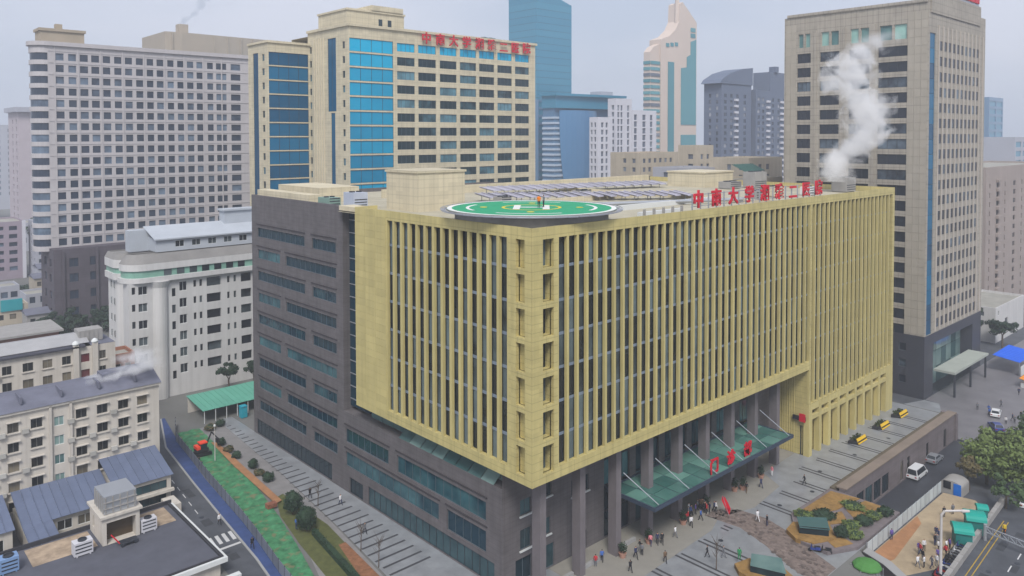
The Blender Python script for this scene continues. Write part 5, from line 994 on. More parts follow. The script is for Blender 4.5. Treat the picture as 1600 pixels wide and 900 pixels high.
# ------------------------------------------------------------------ planters with yellow signs along the arcade
YP = mat('yellow_sign_paint', L(216, 176, 34), .5, var=.06); BLK = mat('black_plastic', L(36, 36, 40), .6)
for x, lb in ((80.2, 'yellow edged planter by the arcade nearest the entrance'), (90.6, 'yellow edged planter in the middle of the arcade'), (99.6, 'yellow edged planter by the far end of the arcade')):
    t = thing('street_planter', lb, 'planter', (x, -2.6, 0), 'yellow edged planters by the arcade')
    b = MB(); b.prism([(x-2.2, -2.0), (x+1.4, -2.0), (x+2.2, -3.6), (x-1.4, -3.6)], 0, .55); b.build('trough', BLK, t)
    b = MB(); b.quad((x-1.5, -3.7, .1), (x+2.1, -3.7, .1), (x+2.1, -3.3, 1.0), (x-1.5, -3.3, 1.0)); b.quad((x-1.5, -3.62, .1), (x+2.1, -3.62, .1), (x+2.1, -3.22, 1.0), (x-1.5, -3.22, 1.0)); b.build('yellow_board', YP, t)
    b = MB()
    for k in range(90): px, py, pz = x-1.6+R.random()*3.0, -3.0+R.random()*.9, .5+R.random()*.6; s_ = .16; v = Vector((R.uniform(-1, 1), R.uniform(-1, 1), R.uniform(-1, 1))).normalized(); e = v.orthogonal().normalized(); f_ = v.cross(e); p = Vector((px, py, pz)); b.quad(p-e*s_-f_*s_, p+e*s_-f_*s_, p+e*s_+f_*s_, p-e*s_+f_*s_)
    b.build('foliage', HEDGE, t)
rsn = thing('wall_sign', 'small red and dark sign fixed to the porch end wall', 'sign', (66.9, 1.2, 7)); piece('sign_box', BLK, rsn, 66.6, 67.0, .5, 2.8, 6.2, 6.9); piece('red_panel', RED, rsn, 66.45, 66.6, .4, 1.5, 6.1, 7.5)
fg = thing('red_banner', 'tall red feather banner where the stone driveway starts', 'banner', (38.6, -1.8, 0)); b = MB(); b.tube((38.6, -1.9, 0), (38.0, -1.2, 2.9), .04, n=6); b.build('pole', ALU, fg)
b = MB(); P_ = [(38.65, -1.9, .1), (38.75, -2.05, 1.0), (38.5, -1.75, 1.9), (38.2, -1.4, 2.7), (37.95, -1.15, 2.9), (37.9, -1.1, 2.2), (38.2, -1.5, 1.2), (38.5, -1.8, .3)]; b.quad(*P_); b.quad(*[(x+.03, y-.03, z) for x, y, z in P_]); b.build('cloth', RED, fg)

# site fence along the green net
sf = thing('site_fence', 'grey panel fence with posts between the blue cycle lane and green net', 'fence', (-14, 50, 0)); FP_ = mat('grey_fence_panel', L(112, 118, 128), .6, var=.12, ov=.12)
i = 0
for (x0, y0), (x1, y1) in zip(FENCE, FENCE[1:]):
    Ln = math.hypot(x1-x0, y1-y0); n = max(1, int(Ln/2.0))
    for k in range(n):
        a = (x0+(x1-x0)*k/n, y0+(y1-y0)*k/n); c = (x0+(x1-x0)*(k+1)/n, y0+(y1-y0)*(k+1)/n)
        if min(a[1], c[1]) < 20: continue
        ang = math.atan2(c[1]-a[1], c[0]-a[0]); m_ = ((a[0]+c[0])/2, (a[1]+c[1])/2)
        o = link('fence_panel', boxmesh(Ln/n-.1, .05, 1.6, FP_), sf, (*m_, .95), ang); o = link('post', boxmesh(.09, .09, 1.9, DKMET), sf, (*a, .95), ang)
ex = thing('mini_excavator', 'small orange and black excavator standing on the green net', 'excavator', (-10.4, 72.8, .1)); ORG = mat('orange_red_paint', L(230, 70, 40), .5)
x, y = -10.4, 72.8
for s_ in (-1, 1): b = MB(); b.box(x-1.2, x+1.2, y+s_*.75-.22, y+s_*.75+.22, .2, .75); b.tube((x-1.2, y+s_*.75-.22, .475), (x-1.2, y+s_*.75+.22, .475), .275, n=10); b.tube((x+1.2, y+s_*.75-.22, .475), (x+1.2, y+s_*.75+.22, .475), .275, n=10); b.build('track', BLK, ex)
b = MB(); b.box(x-1.1, x+.9, y-.8, y+.8, .85, 1.45); b.tube((x-.2, y, .6), (x-.2, y, .9), .4, n=10); b.build('body', BLK, ex); b = MB(); b.box(x-.5, x+.6, y-.75, y+.35, 1.45, 2.35); b.build('cab', GL_BASE, ex); b = MB(); b.box(x-.6, x+.7, y-.85, y+.45, 2.35, 2.55); b.box(x-1.15, x-.5, y-.82, y+.82, 1.45, 1.95); b.build('cab_roof', ORG, ex)
b = MB(); b.tube((x+.9, y+.5, 1.4), (x+1.9, y+.5, 3.6), .16, .12, 6); b.tube((x+1.9, y+.5, 3.6), (x+3.0, y+.5, 2.2), .12, .1, 6); b.box(x+2.7, x+3.2, y+.2, y+.8, 1.5, 2.2); b.build('boom', BLK, ex)
ms = thing('site_mast', 'thin pale mast beside the small excavator', 'mast', (-11.2, 66, 0)); b = MB(); b.tube((-9.6, 69, 0), (-9.6, 69, 6), .09, .05, 8); b.build('pole', POLE, ms); b = MB(); b.lathe((-9.6, 69, 6), [(.05, 0), (.2, .05), (.22, .3), (.05, .4)], 8); b.build('head', WFR, ms)
BRK = mat('brick_stack', L(140, 90, 70), .9, var=.3, scale=3, ov=.15)
bp = thing('brick_stack', 'squat stack of bricks at the end of the orange earth', 'bricks', (-10.1, 46, .1))
for k in range(3):
    for j in range(4):
        for i_ in range(5): piece('brick', BRK, bp, -10.9+.3*i_+.02*k, -10.63+.3*i_+.02*k, 45.6+.26*j, 45.84+.26*j, .28+.2*k, .46+.2*k)
# ------------------------------------------------------------------ vegetation
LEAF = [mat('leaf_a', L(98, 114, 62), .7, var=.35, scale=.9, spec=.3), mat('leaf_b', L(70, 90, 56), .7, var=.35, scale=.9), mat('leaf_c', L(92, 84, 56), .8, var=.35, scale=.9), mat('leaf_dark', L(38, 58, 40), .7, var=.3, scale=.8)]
BARK = mat('bark', L(88, 76, 66), .9, var=.2, scale=3)
def leaves(mb, c, rx, ry, rz, n, s, rnd=R, inner=.55):
    for _ in range(n):
        v = Vector((rnd.gauss(0, 1), rnd.gauss(0, 1), rnd.gauss(0, 1))).normalized()*(inner+(1-inner)*rnd.random())
        p = Vector((c[0]+v.x*rx, c[1]+v.y*ry, c[2]+v.z*rz)); nn = (v+Vector((rnd.uniform(-.8, .8), rnd.uniform(-.8, .8), rnd.uniform(-.3, .9)))).normalized()
        e = nn.orthogonal().normalized(); f = nn.cross(e); a = rnd.random()*6.28; e, f = e*math.cos(a)+f*math.sin(a), f*math.cos(a)-e*math.sin(a); q = s*rnd.uniform(.6, 1.3)
        mb.quad(p-e*q, p-f*q*.5, p+e*q, p+f*q*.5)
def tree(x, y, z, h, r, label, mi=0, n=26, per=85, leaf=.38, name='broadleaf_tree', group=None, seed=1, squash=.8):
    rnd = random.Random(seed); t = thing(name, label, 'tree', (x, y, z), group); b = MB(); hb = h*.42
    b.tube((x, y, z), (x+rnd.uniform(-.2, .2), y+rnd.uniform(-.2, .2), z+hb), .035*h, .024*h, 8)
    cz = z+h-r*squash; crown = MB()
    for k in range(n):
        v = Vector((rnd.gauss(0, 1), rnd.gauss(0, 1), rnd.gauss(0, .8))).normalized()*(.35+.6*rnd.random()); c = (x+v.x*r, y+v.y*r, cz+v.z*r*squash)
        if k % 4 == 0: b.tube((x, y, z+hb*.95), c, .014*h, .004*h, 5)
        q = r*rnd.uniform(.22, .4); leaves(crown, c, q, q, q*.75, per, leaf, rnd)
    b.build('trunk', BARK, t); crown.build('crown', LEAF[mi], t); return t
tg = 'street trees behind the bare site'
tree(84.5, -22.6, -2.6, 8.0, 4.2, 'leafy green tree right behind the pale site office', 0, 34, group=tg, seed=3)
tree(84, -27.5, -2.6, 8.4, 4.4, 'broad green tree at the picture edge behind the kiosks', 0, 34, group=tg, seed=4)
tree(95, -22.5, -3.4, 8.2, 4.2, 'green street tree in the middle of the roadside row', 0, 32, group=tg, seed=5)
tree(102, -25, -4.2, 8.2, 4.2, 'green street tree on the far side of the roadside row', 1, 30, group=tg, seed=6)
tree(116, -23.5, -4.5, 7.5, 3.8, 'dark green street tree at the far end of the roadside row', 1, 28, group=tg, seed=7)
tree(79, -21.6, -2.2, 5.4, 2.0, 'small brown leaved tree against the pale site office', 2, 16, 60, group=tg, seed=8)
tree(75.5, -27.8, -2, 5.6, 2.6, 'thin greyish green tree beside the small turquoise kiosk', 1, 12, 40, group=tg, seed=9)
tree(126, -24, -4.5, 7, 3.4, 'brownish street tree farthest along the road', 2, 24, 60, group=tg, seed=10)
for i, (x, y, h, r, lb) in enumerate(((-11.5, 184, 7, 3.6, 'leftmost dark tree before the dark hotel base'), (-4.5, 183, 7.5, 4.2, 'second dark tree before the dark hotel base'), (2.5, 181, 7.5, 4.2, 'third dark tree before the dark hotel base'), (9.5, 181, 8, 4.4, 'dark tree before the hotel base next to the white house'), (-10.5, 172, 6, 3.2, 'dark tree right of the brick bungalow roof'))):
    tree(x, y, 0, h, r, lb, 3, 22, 60, .5, group='dark trees before the hotel base', seed=20+i)
tree(7.2, 103.5, 0, 6.5, 2.4, 'bushy dark tree in front of the white apartment house', 3, 18, 70, .3, seed=31); tree(12.5, 102.5, 0, 6.8, 2.6, 'dark tree between white apartment house and grey block', 3, 18, 70, .3, seed=32)
tree(184, 11, -4.5, 14, 5, 'tall dark tree between the taupe tower and white house', 3, 24, 70, .5, seed=33); tree(190, 3.5, -4.5, 9, 3.6, 'dark tree in front of the small white house', 3, 20, 60, .5, seed=34)
tree(22, 330, 0, 26, 11, 'large hazy tree mass left of the hotel base', 3, 30, 60, 1.1, seed=35); tree(11, 276, 0, 5.5, 4.4, 'dark green tree below the mauve striped flats', 3, 22, 60, .6, seed=36); tree(-5, 258, 0, 5.5, 4.4, 'green tree below the mauve striped flats at the left edge', 3, 22, 60, .6, seed=37)
def shrub(x, y, z, r, h, label, mi=3, n=420, leaf=.16, group=None, name='clipped_shrub', trunk=0., seed=1):
    rnd = random.Random(seed); t = thing(name, label, 'shrub', (x, y, z), group)
    b = MB(); prof_ = [(.05, 0)] + [(r*.88*math.sin(math.pi*k/7), h*.5-h*.46*math.cos(math.pi*k/7)) for k in range(1, 7)] + [(.02, h*.96)]
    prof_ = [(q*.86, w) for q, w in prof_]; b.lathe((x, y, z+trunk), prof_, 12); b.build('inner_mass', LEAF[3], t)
    b = MB(); leaves(b, (x, y, z+trunk+h/2), r*.95, r*.95, h*.48, n//2, leaf, rnd, .86)
    for k in range(14):                                 # uneven sprays that break the outline
        v = Vector((rnd.gauss(0, 1), rnd.gauss(0, 1), rnd.gauss(.2, .8))).normalized(); q = r*rnd.uniform(.2, .38); leaves(b, (x+v.x*r*.86, y+v.y*r*.86, z+trunk+h/2+v.z*h*.42), q, q, min(q, h*.3), n//20, leaf*1.15, rnd, .2)
    b.build('foliage', LEAF[mi], t)
    if trunk: b = MB(); b.tube((x, y, z), (x, y, z+trunk+.3), .09, .07, 6); b.build('trunk', BARK, t)
    return t
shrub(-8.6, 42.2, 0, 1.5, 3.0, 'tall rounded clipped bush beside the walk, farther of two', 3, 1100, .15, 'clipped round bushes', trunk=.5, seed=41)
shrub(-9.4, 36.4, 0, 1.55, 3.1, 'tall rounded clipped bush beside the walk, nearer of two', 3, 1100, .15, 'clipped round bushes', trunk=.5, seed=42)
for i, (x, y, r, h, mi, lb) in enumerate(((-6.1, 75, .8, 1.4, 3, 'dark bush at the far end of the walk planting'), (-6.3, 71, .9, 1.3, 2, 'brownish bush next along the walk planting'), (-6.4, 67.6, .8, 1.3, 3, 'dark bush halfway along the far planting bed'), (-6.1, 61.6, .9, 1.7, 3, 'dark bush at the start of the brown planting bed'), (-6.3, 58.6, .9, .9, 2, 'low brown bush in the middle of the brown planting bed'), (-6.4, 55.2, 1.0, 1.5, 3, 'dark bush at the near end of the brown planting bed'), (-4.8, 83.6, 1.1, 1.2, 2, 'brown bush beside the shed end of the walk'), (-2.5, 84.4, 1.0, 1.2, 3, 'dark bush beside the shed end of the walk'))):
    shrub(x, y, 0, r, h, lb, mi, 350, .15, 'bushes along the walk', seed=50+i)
# clipped hedge line by the lawn
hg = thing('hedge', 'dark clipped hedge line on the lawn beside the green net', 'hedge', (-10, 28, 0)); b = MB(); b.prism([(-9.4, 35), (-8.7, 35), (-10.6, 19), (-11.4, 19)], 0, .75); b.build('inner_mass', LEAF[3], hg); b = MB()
for k in range(900): f = R.random(); p = (-9.05-2*f+R.uniform(-.42, .42), 35-16*f, R.uniform(.1, .85)); leaves(b, p, .1, .1, .1, 1, .14)
b.build('foliage', LEAF[3], hg)
for i, (x, y, r, h, mi, z) in enumerate(((45.6, -10.0, 1.5, .6, 0, .5), (47.6, -12.0, 1.9, .6, 3, .5), (53.6, -13.6, 1.8, .6, 0, .5), (47.0, -16.2, 1.3, 1.1, 0, .45), (49.6, -16.9, 1.3, 1.2, 3, .45), (52.2, -17.2, 1.2, 1.1, 0, .45), (54.8, -17.8, 1.2, 1.1, 3, .45), (45, -17.8, 1.1, 1.0, 0, .45), (43.8, -16.2, 1.0, 1.6, 3, .45))):
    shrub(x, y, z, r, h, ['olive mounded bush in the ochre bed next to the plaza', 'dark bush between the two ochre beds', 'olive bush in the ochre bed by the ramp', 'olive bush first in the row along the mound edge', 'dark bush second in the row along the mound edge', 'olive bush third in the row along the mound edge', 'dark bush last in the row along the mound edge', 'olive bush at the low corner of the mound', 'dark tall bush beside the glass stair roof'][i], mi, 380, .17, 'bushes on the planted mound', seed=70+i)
POT = mat('terracotta', L(172, 132, 116), .8)
for i, (x, y, lb) in enumerate(((18.2, 1.5, 'potted bush at the foot of the pier nearest the street corner'), (23.6, 1.3, 'potted bush at the near end of the canopy'), (31.5, 1.2, 'potted bush under the near half of the canopy'), (38.0, 1.6, 'potted bush beside the red banner'), (46.2, 1.8, 'potted bush under the far half of the canopy'), (47.6, 1.2, 'second potted bush under the far half of the canopy'), (53.5, 1.4, 'potted bush at the far end of the canopy'))):
    t = thing('potted_bush', lb, 'potted plant', (x, y, 0), 'potted bushes before the entrance'); b = MB(); b.lathe((x, y, 0), [(.38, 0), (.5, .55), (.55, .6), (.45, .6), (.4, .5)], 14); b.build('pot', POT, t); b = MB(); leaves(b, (x, y, 1.35), .62, .62, .85, 320, .13, R, .3); b.build('foliage', LEAF[3], t)
for i, (x, y, lb) in enumerate(((-4.6, 42, 'thin bare young tree farthest along the walk'), (-6.6, 26.5, 'thin bare young tree in the middle of the walk'), (-7.0, 21.5, 'thin bare young tree nearest the bottom edge'), (24.8, -8.6, 'thin bare sapling on the front plaza'))):
    t = thing('bare_tree', lb, 'tree', (x, y, 0), 'bare young trees'); b = MB(); b.tube((x, y, 0), (x+.1, y, 3.2), .07, .04, 6); b.build('trunk', BARK, t); b = MB(); rnd = random.Random(90+i)
    for k in range(26): a, z0 = rnd.random()*6.28, 1.4+rnd.random()*2; q = rnd.uniform(.6, 1.3); b.tube((x+.05, y, z0), (x+q*math.cos(a)*.7, y+q*math.sin(a)*.7, z0+q), .022, .008, 4)
    b.build('crown', BARK, t)

# ------------------------------------------------------------------ people
SKIN = mat('skin', L(206, 160, 134), .6, var=.03); HAIR = mat('hair', L(34, 30, 30), .7, var=.05)
def cloth(name, *c): return mat('cloth_'+name, L(*c), .9, var=.08, scale=6)
CL = {'black': cloth('black', 36, 36, 42), 'navy': cloth('navy', 44, 52, 84), 'grey': cloth('grey', 110, 112, 118), 'white': cloth('white', 214, 214, 216), 'red': cloth('red', 176, 44, 52), 'blue': cloth('blue', 64, 100, 170), 'brown': cloth('brown', 104, 84, 66), 'pink': cloth('pink', 212, 130, 140), 'orange': cloth('orange', 226, 120, 34), 'green': cloth('green', 40, 130, 80), 'purple': cloth('purple', 96, 80, 150), 'yellow': cloth('yellow', 222, 190, 40)}
_body = {}
def body(pose):
    if pose in _body: return _body[pose]
    s = {'stand': 0., 'walk': .2, 'stride': .3}[pose]; V, E_, Rr = [], [], []
    def v(x, y, z, r, pr=None):
        V.append((x, y, z)); Rr.append(r)
        if pr is not None: E_.append((pr, len(V)-1))
        return len(V)-1
    pel = v(0, 0, .96, .15); wa = v(0, 0, 1.12, .135, pel); ch = v(.01, 0, 1.33, .16, wa); nk = v(.01, 0, 1.49, .06, ch); hd_ = v(.02, 0, 1.6, .1, nk); v(.015, 0, 1.7, .085, hd_)
    for q in (-1, 1):
        f = s*q; sh = v(.0, .19*q, 1.41, .068, ch); el = v(-f*.6-.02, .25*q, 1.14, .05, sh); wr_ = v(-f*.9+.05, .25*q, .92, .038, el); v(-f*.95+.07, .24*q, .82, .035, wr_)
        hp_ = v(0, .1*q, .88, .098, pel); kn = v(f*.7+.03, .11*q, .5, .068, hp_); an_ = v(f*1.3-(.08 if f < 0 else 0), .11*q, .1, .045, kn); v(f*1.3+.16, .12*q, .045, .04, an_)
    me = bpy.data.meshes.new('b'); me.from_pydata(V, E_, []); o = bpy.data.objects.new('b', me); COL.objects.link(o)
    md_ = o.modifiers.new('s', 'SKIN'); md_.use_smooth_shade = True
    for i, sv in enumerate(me.skin_vertices[0].data): sv.radius = (Rr[i], Rr[i]); sv.use_root = (i == 0)
    sb = o.modifiers.new('d', 'SUBSURF'); sb.levels = 1; sb.render_levels = 1
    dg = bpy.context.evaluated_depsgraph_get(); m2 = bpy.data.meshes.new_from_object(o.evaluated_get(dg)); bpy.data.objects.remove(o); _body[pose] = m2; return m2
_pm = {}
def person(x, y, z, rz, top, legs, label, pose='walk', group=None, h=1.7):
    key = (pose, top, legs)
    if key not in _pm:
        me = body(pose).copy(); me.materials.clear()
        for m in (CL[top], CL[legs], SKIN, HAIR): me.materials.append(m)
        for p in me.polygons:
            c = p.center; p.use_smooth = True
            p.material_index = 3 if c.z > 1.66 or (c.z > 1.55 and c.x < -.01) else (2 if c.z > 1.5 or (c.z < .88 and abs(c.y) > .195) else (0 if c.z > .93 else (3 if c.z < .09 else 1)))
        _pm[key] = me
    o = link('person', _pm[key], None, (x, y, z), rz); o.scale = (h/1.72,)*3; return tag(o, label, 'person', group)
g1 = 'people on the front plaza'
for x, y, a, tp, lg, lb, ps in (
    (16.1, -1.5, 1.2, 'black', 'black', 'person all in black walking at the plaza bottom edge', 'walk'),
    (19.2, .1, -2, 'navy', 'black', 'person in navy coat walking below the pier foot', 'stride'),
    (21.0, .8, 2.4, 'black', 'grey', 'person in black top and grey trousers near the potted bush', 'walk'),
    (20.4, .0, .4, 'grey', 'black', 'person in grey coat near the potted bush', 'stand'),
    (24.2, .3, -2.6, 'navy', 'black', 'person in navy coat, one of a close pair by the canopy end', 'walk'),
    (24.7, -.1, -2.4, 'black', 'black', 'person in black, one of a close pair by the canopy end', 'walk'),
    (23.2, .7, .5, 'pink', 'navy', 'person in pink top by the canopy end', 'walk'),
    (21.2, -3.2, 1.0, 'brown', 'black', 'person in brown coat alone on the pale paving', 'walk'),
    (27.5, -.3, 1.6, 'white', 'grey', 'person in white coat on the pale paving', 'walk'),
    (26.4, -6.2, 2.0, 'black', 'black', 'person in black alone on the grey paving', 'walk'),
    (27.9, -7.7, -1.2, 'grey', 'grey', 'person all in grey walking beside the bare sapling', 'walk'),
    (40.1, -5.7, 1.1, 'white', 'white', 'person all in white beside the stone driveway', 'walk'),
    (39.9, -7.3, 2.5, 'black', 'navy', 'person in black coat beside the stone driveway', 'stand'),
    (36.6, .6, 2, 'red', 'black', 'person in red coat in the entrance crowd', 'stand'),
    (47.0, .2, .2, 'black', 'brown', 'person in black and brown beyond the red banner', 'walk'),
    (50.2, -.5, 1.2, 'navy', 'navy', 'person all in navy beyond the canopy', 'walk'),
    (55.6, .6, 3, 'pink', 'white', 'person in pink and white past the canopy far end', 'stand'),
    (15.3, 2.6, .7, 'blue', 'black', 'person in blue top at the corner pier', 'walk'),
    (13.8, 2.4, .7, 'red', 'grey', 'person in red top at the corner pier', 'stand'),
    (56.4, -4.6, 2.2, 'black', 'black', 'person in black on the plaza before the arcade', 'walk')):
    person(x, y, .01, a, tp, lg, lb, ps, g1)
for k in range(18):
    tp = R.choice(['black', 'navy', 'grey', 'brown', 'red', 'white', 'blue', 'purple']); person(34.2+R.uniform(-3, 4), 1.2+R.uniform(-1.6, 1.3), .01, R.uniform(0, 6), tp, 'black', f'person in {tp} top in the crowd at the doors under the canopy', R.choice(['stand', 'walk']), 'crowd at the entrance doors')
person(28.0, -10.0, .6, .5, 'green', 'green', 'person all in green beside the bottom edge stair roof', 'stand'); person(10.6, 9.6, 46.6, .6, 'orange', 'black', 'person in orange vest standing on the helipad', 'stand'); person(11.5, 9.6, 46.6, 2.0, 'grey', 'black', 'person in grey standing on the helipad', 'stand')
person(-12.6, 68.5, .1, 1.5, 'black', 'black', 'person in black on the blue lane by the excavator', 'walk'); person(-12.9, 66.6, .1, 1.5, 'navy', 'red', 'person in navy on the blue lane by the excavator', 'walk'); person(-17.2, 36.9, .1, 1.5, 'black', 'black', 'person in black on the blue lane near the crossing', 'walk'); person(-17.9, 46.4, .1, -1.6, 'white', 'black', 'person in white beside the road near the crossing', 'walk')
person(-4.2, 45.2, .01, 1.6, 'black', 'black', 'person in black on the striped walk', 'walk'); person(-3.8, 30, .01, -1.4, 'grey', 'black', 'person in grey on the striped walk', 'walk'); person(-1.9, 40, .01, -1.4, 'white', 'navy', 'person in white top by the grey block side door', 'walk'); person(-10.4, 37.6, .1, .2, 'blue', 'navy', 'person in blue beside the nearer clipped bush', 'stand')
for k in range(17):
    tp, lg = R.choice(['black', 'navy', 'grey', 'brown', 'red', 'purple', 'white']), R.choice(['black', 'navy', 'grey']); person(47+R.random()*10.5, -26.8+R.random()*3.0, -1.48, R.uniform(0, 6), tp, lg, f'person in {tp} top and {lg} trousers in the crowd by the turquoise kiosks', R.choice(['stand', 'walk']), 'crowd by the kiosks')
person(51.9, -19.9, -1.48, 1, 'purple', 'navy', 'person in purple beside the site hoarding', 'stand'); person(64.5, -22.6, -1.48, 1, 'black', 'black', 'person in black alone on the far side of the bare soil', 'stand'); person(66.4, -23.2, -1.48, 1, 'grey', 'black', 'person in grey alone on the far side of the bare soil', 'stand')
for k in range(16): tp = R.choice(['black', 'navy', 'grey', 'white', 'red', 'blue']); person(112+R.random()*40, -22+R.random()*14, -4.48, R.uniform(0, 6), tp, 'black', f'person in {tp} top on the far street before the taupe tower', R.choice(['stand', 'walk']), 'people on the far street')

# ------------------------------------------------------------------ vehicles
TYRE = mat('tyre', L(28, 28, 30), .8); CARG = glass('car_glass', L(30, 36, 42), L(60, 66, 72), .3)
LAMP = mat('lamp_lens', L(210, 210, 200), .3); TAIL = mat('tail_lens', L(150, 20, 24), .3)
def car(x, y, z, rz, m, label, kind='car', group=None):
    t = tag(link('parked_'+kind if kind == 'car' else kind, None, None, (0, 0, 0)), label, kind, group); Ln, W, Hh = (4.4, 1.8, 1.45) if kind == 'car' else (5.0, 1.9, 2.0)
    lo = [(-Ln/2, .35), (-Ln/2+.05, .8), (-Ln/2+.25, .92), (Ln/2-.9, .9), (Ln/2-.1, .75), (Ln/2, .5), (Ln/2-.05, .3), (-Ln/2+.1, .28)]
    up_ = [(-Ln/2+.3, .9), (-Ln/2+.75, Hh), (Ln/2-2.0, Hh), (Ln/2-1.1, .9)] if kind == 'car' else [(-Ln/2+.08, .9), (-Ln/2+.15, Hh), (Ln/2-1.4, Hh), (Ln/2-.5, .95)]
    def ext(pts, w0, w1, nm, mm):
        b = MB(); n = len(pts); zz = [p[1] for p in pts]; a, c = min(zz), max(zz); w = lambda q: w0+(w1-w0)*(q-a)/(c-a)
        b.quad(*[(px, -w(pz), pz) for px, pz in pts]); b.quad(*[(px, w(pz), pz) for px, pz in pts])
        for i in range(n): (x0, z0), (x1, z1) = pts[i], pts[(i+1) % n]; b.quad((x0, -w(z0), z0), (x1, -w(z1), z1), (x1, w(z1), z1), (x0, w(z0), z0))
        return b.build(nm, mm, t)
    ext(lo, W/2, W/2-.03, 'body', m); ext(up_, W/2-.05, W/2-.22, 'cabin', m)
    xs_ = [p[0] for p in up_]; zt = Hh-.1
    for q in (-1, 1):
        b = MB(); yy = lambda z_: q*((W/2-.05)+(-.17)*(z_-.9)/(Hh-.9)+.012)
        b.quad((xs_[0]+.3, yy(.98), .98), (xs_[3]-.25, yy(.98), .98), (xs_[2]-.05, yy(zt), zt), (xs_[1]+.12, yy(zt), zt)); b.build('side_window', CARG, t)
    for a, c, sg in ((up_[3], up_[2], 1), (up_[0], up_[1], -1)):
        b = MB(); p = lambda f, w: (a[0]+(c[0]-a[0])*f+.02*sg, w, a[1]+(c[1]-a[1])*f+.01); b.quad(p(.1, -W/2+.16), p(.1, W/2-.16), p(.92, W/2-.3), p(.92, -W/2+.3)); b.build('windscreen', CARG, t)
    for fx in (-Ln/2+.85, Ln/2-.85):
        for q in (-1, 1): b = MB(); b.tube((fx, q*(W/2-.2), .32), (fx, q*(W/2+.01), .32), .32, n=14); wo = b.build('wheel', TYRE, t); b = MB(); b.tube((fx, q*(W/2-.1), .32), (fx, q*(W/2+.02), .32), .19, n=10); b.build('rim', ALU, wo)
    for q in (-1, 1): b = MB(); b.box(Ln/2-.14, Ln/2+.0, q*.6-.2, q*.6+.2, .55, .7); b.build('headlight', LAMP, t); b = MB(); b.box(-Ln/2-.01, -Ln/2+.1, q*.66-.15, q*.66+.15, .6, .78); b.build('tail_light', TAIL, t)
    t.location = (x, y, z); t.rotation_euler = (0, 0, rz); wl[t] = Vector((x, y, z)); return t
ORD_ = ['first', 'second', 'third', 'fourth', 'fifth']
PW, PB, PS, PK_, PR_ = mat('white_paint', L(214, 216, 218), .3, spec=.6, var=.02), mat('blue_paint', L(40, 60, 130), .3, spec=.6, var=.02), mat('silver_paint', L(150, 154, 160), .35, metal=.4, var=.02), mat('black_paint', L(30, 32, 36), .3, spec=.6, var=.02), mat('red_paint', L(150, 34, 36), .3, spec=.6, var=.02)
car(84.5, -11.6, -4.85, 0, PW, 'white van standing on the dark ramp against the stone wall', 'van'); car(93.5, -11.4, -4.75, 0, PS, 'silver car on the ramp just beyond the white van'); car(119, -14.5, -4.5, .6, PB, 'dark blue car on the far street by the wall end')
car(128, -12, -4.5, .2, PW, 'white car on the far street before the porch'); car(168, -13, -4.5, .1, PK_, 'black car parked beyond the orange stall'); car(176, -11, -4.5, .1, PW, 'white car parked beyond the blue awning'); car(185, -9.5, -4.5, .1, PS, 'silver car parked farthest beyond the blue awning'); car(140, -18, -4.5, .3, PS, 'silver car in the middle of the far street'); car(76, -33, -1.9, .05, PK_, 'black car on the street under the trees')
for i, (x, y, m_, cn_) in enumerate(((80, -29.6, PW, 'white'), (85.5, -31.4, PS, 'silver'), (90.5, -30.6, PR_, 'red'), (97, -30, PW, 'white'), (104, -29.4, PK_, 'black'))): car(x, y, zst(x)+.01, .15, m_, f'{cn_} car parked {ORD_[i]} in the row beneath the street trees', 'car', 'cars parked under the trees')
def scooter(x, y, z, rz, m, label, group=None):
    t = tag(link('scooter', None, None, (0, 0, 0)), label, 'scooter', group)
    for fx in (-.6, .6): b = MB(); b.tube((fx, -.06, .24), (fx, .06, .24), .24, n=10); b.build('wheel', TYRE, t)
    b = MB(); b.prism([(-.75, -.14), (-.1, -.16), (.5, -.12), (.5, .12), (-.1, .16), (-.75, .14)], .3, .48); b.box(-.75, -.1, -.14, .14, .48, .7); b.tube((.48, 0, .3), (.36, 0, 1.0), .1, .06, 6); b.build('body', m, t); b = MB(); b.box(-.72, .02, -.13, .13, .7, .8); b.build('seat', BLK, t); b = MB(); b.tube((.36, -.32, 1.02), (.36, .32, 1.02), .03, n=6); b.build('handlebar', BLK, t)
    t.location = (x, y, z); t.rotation_euler = (0, 0, rz); wl[t] = Vector((x, y, z)); return t
scooter(38.2, -15.2, .02, 2.2, PB, 'blue scooter parked at the edge of the stone driveway')
scooter(38.9, -16.4, .02, 2.0, PK_, 'black scooter parked at the edge of the stone driveway')
ORD = 'first second third fourth fifth sixth seventh eighth ninth tenth eleventh twelfth thirteenth fourteenth'.split()
for k in range(14): cn_, cm_ = R.choice([('white', PW), ('blue', PB), ('black', PK_), ('red', PR_), ('silver', PS)]); scooter(46.2+k*.78, -27.9+.04*k, -1.48, 1.4+R.uniform(-.25, .25), cm_, f'{cn_} scooter, {ORD[k]} from the lamp pole in the row along the barrier', 'scooters parked along the barrier')
def rider(x, y, z, rz, lb): scooter(x, y, z, rz, PK_, 'black scooter under the rider in yellow on the street'); person(x-.15*math.cos(rz), y-.15*math.sin(rz), z+.05, rz, 'yellow', 'orange', lb, 'stand', h=1.6)
rider(65.3, -30.3, -1.49, 3.2, 'person in yellow and orange riding a scooter on the street')

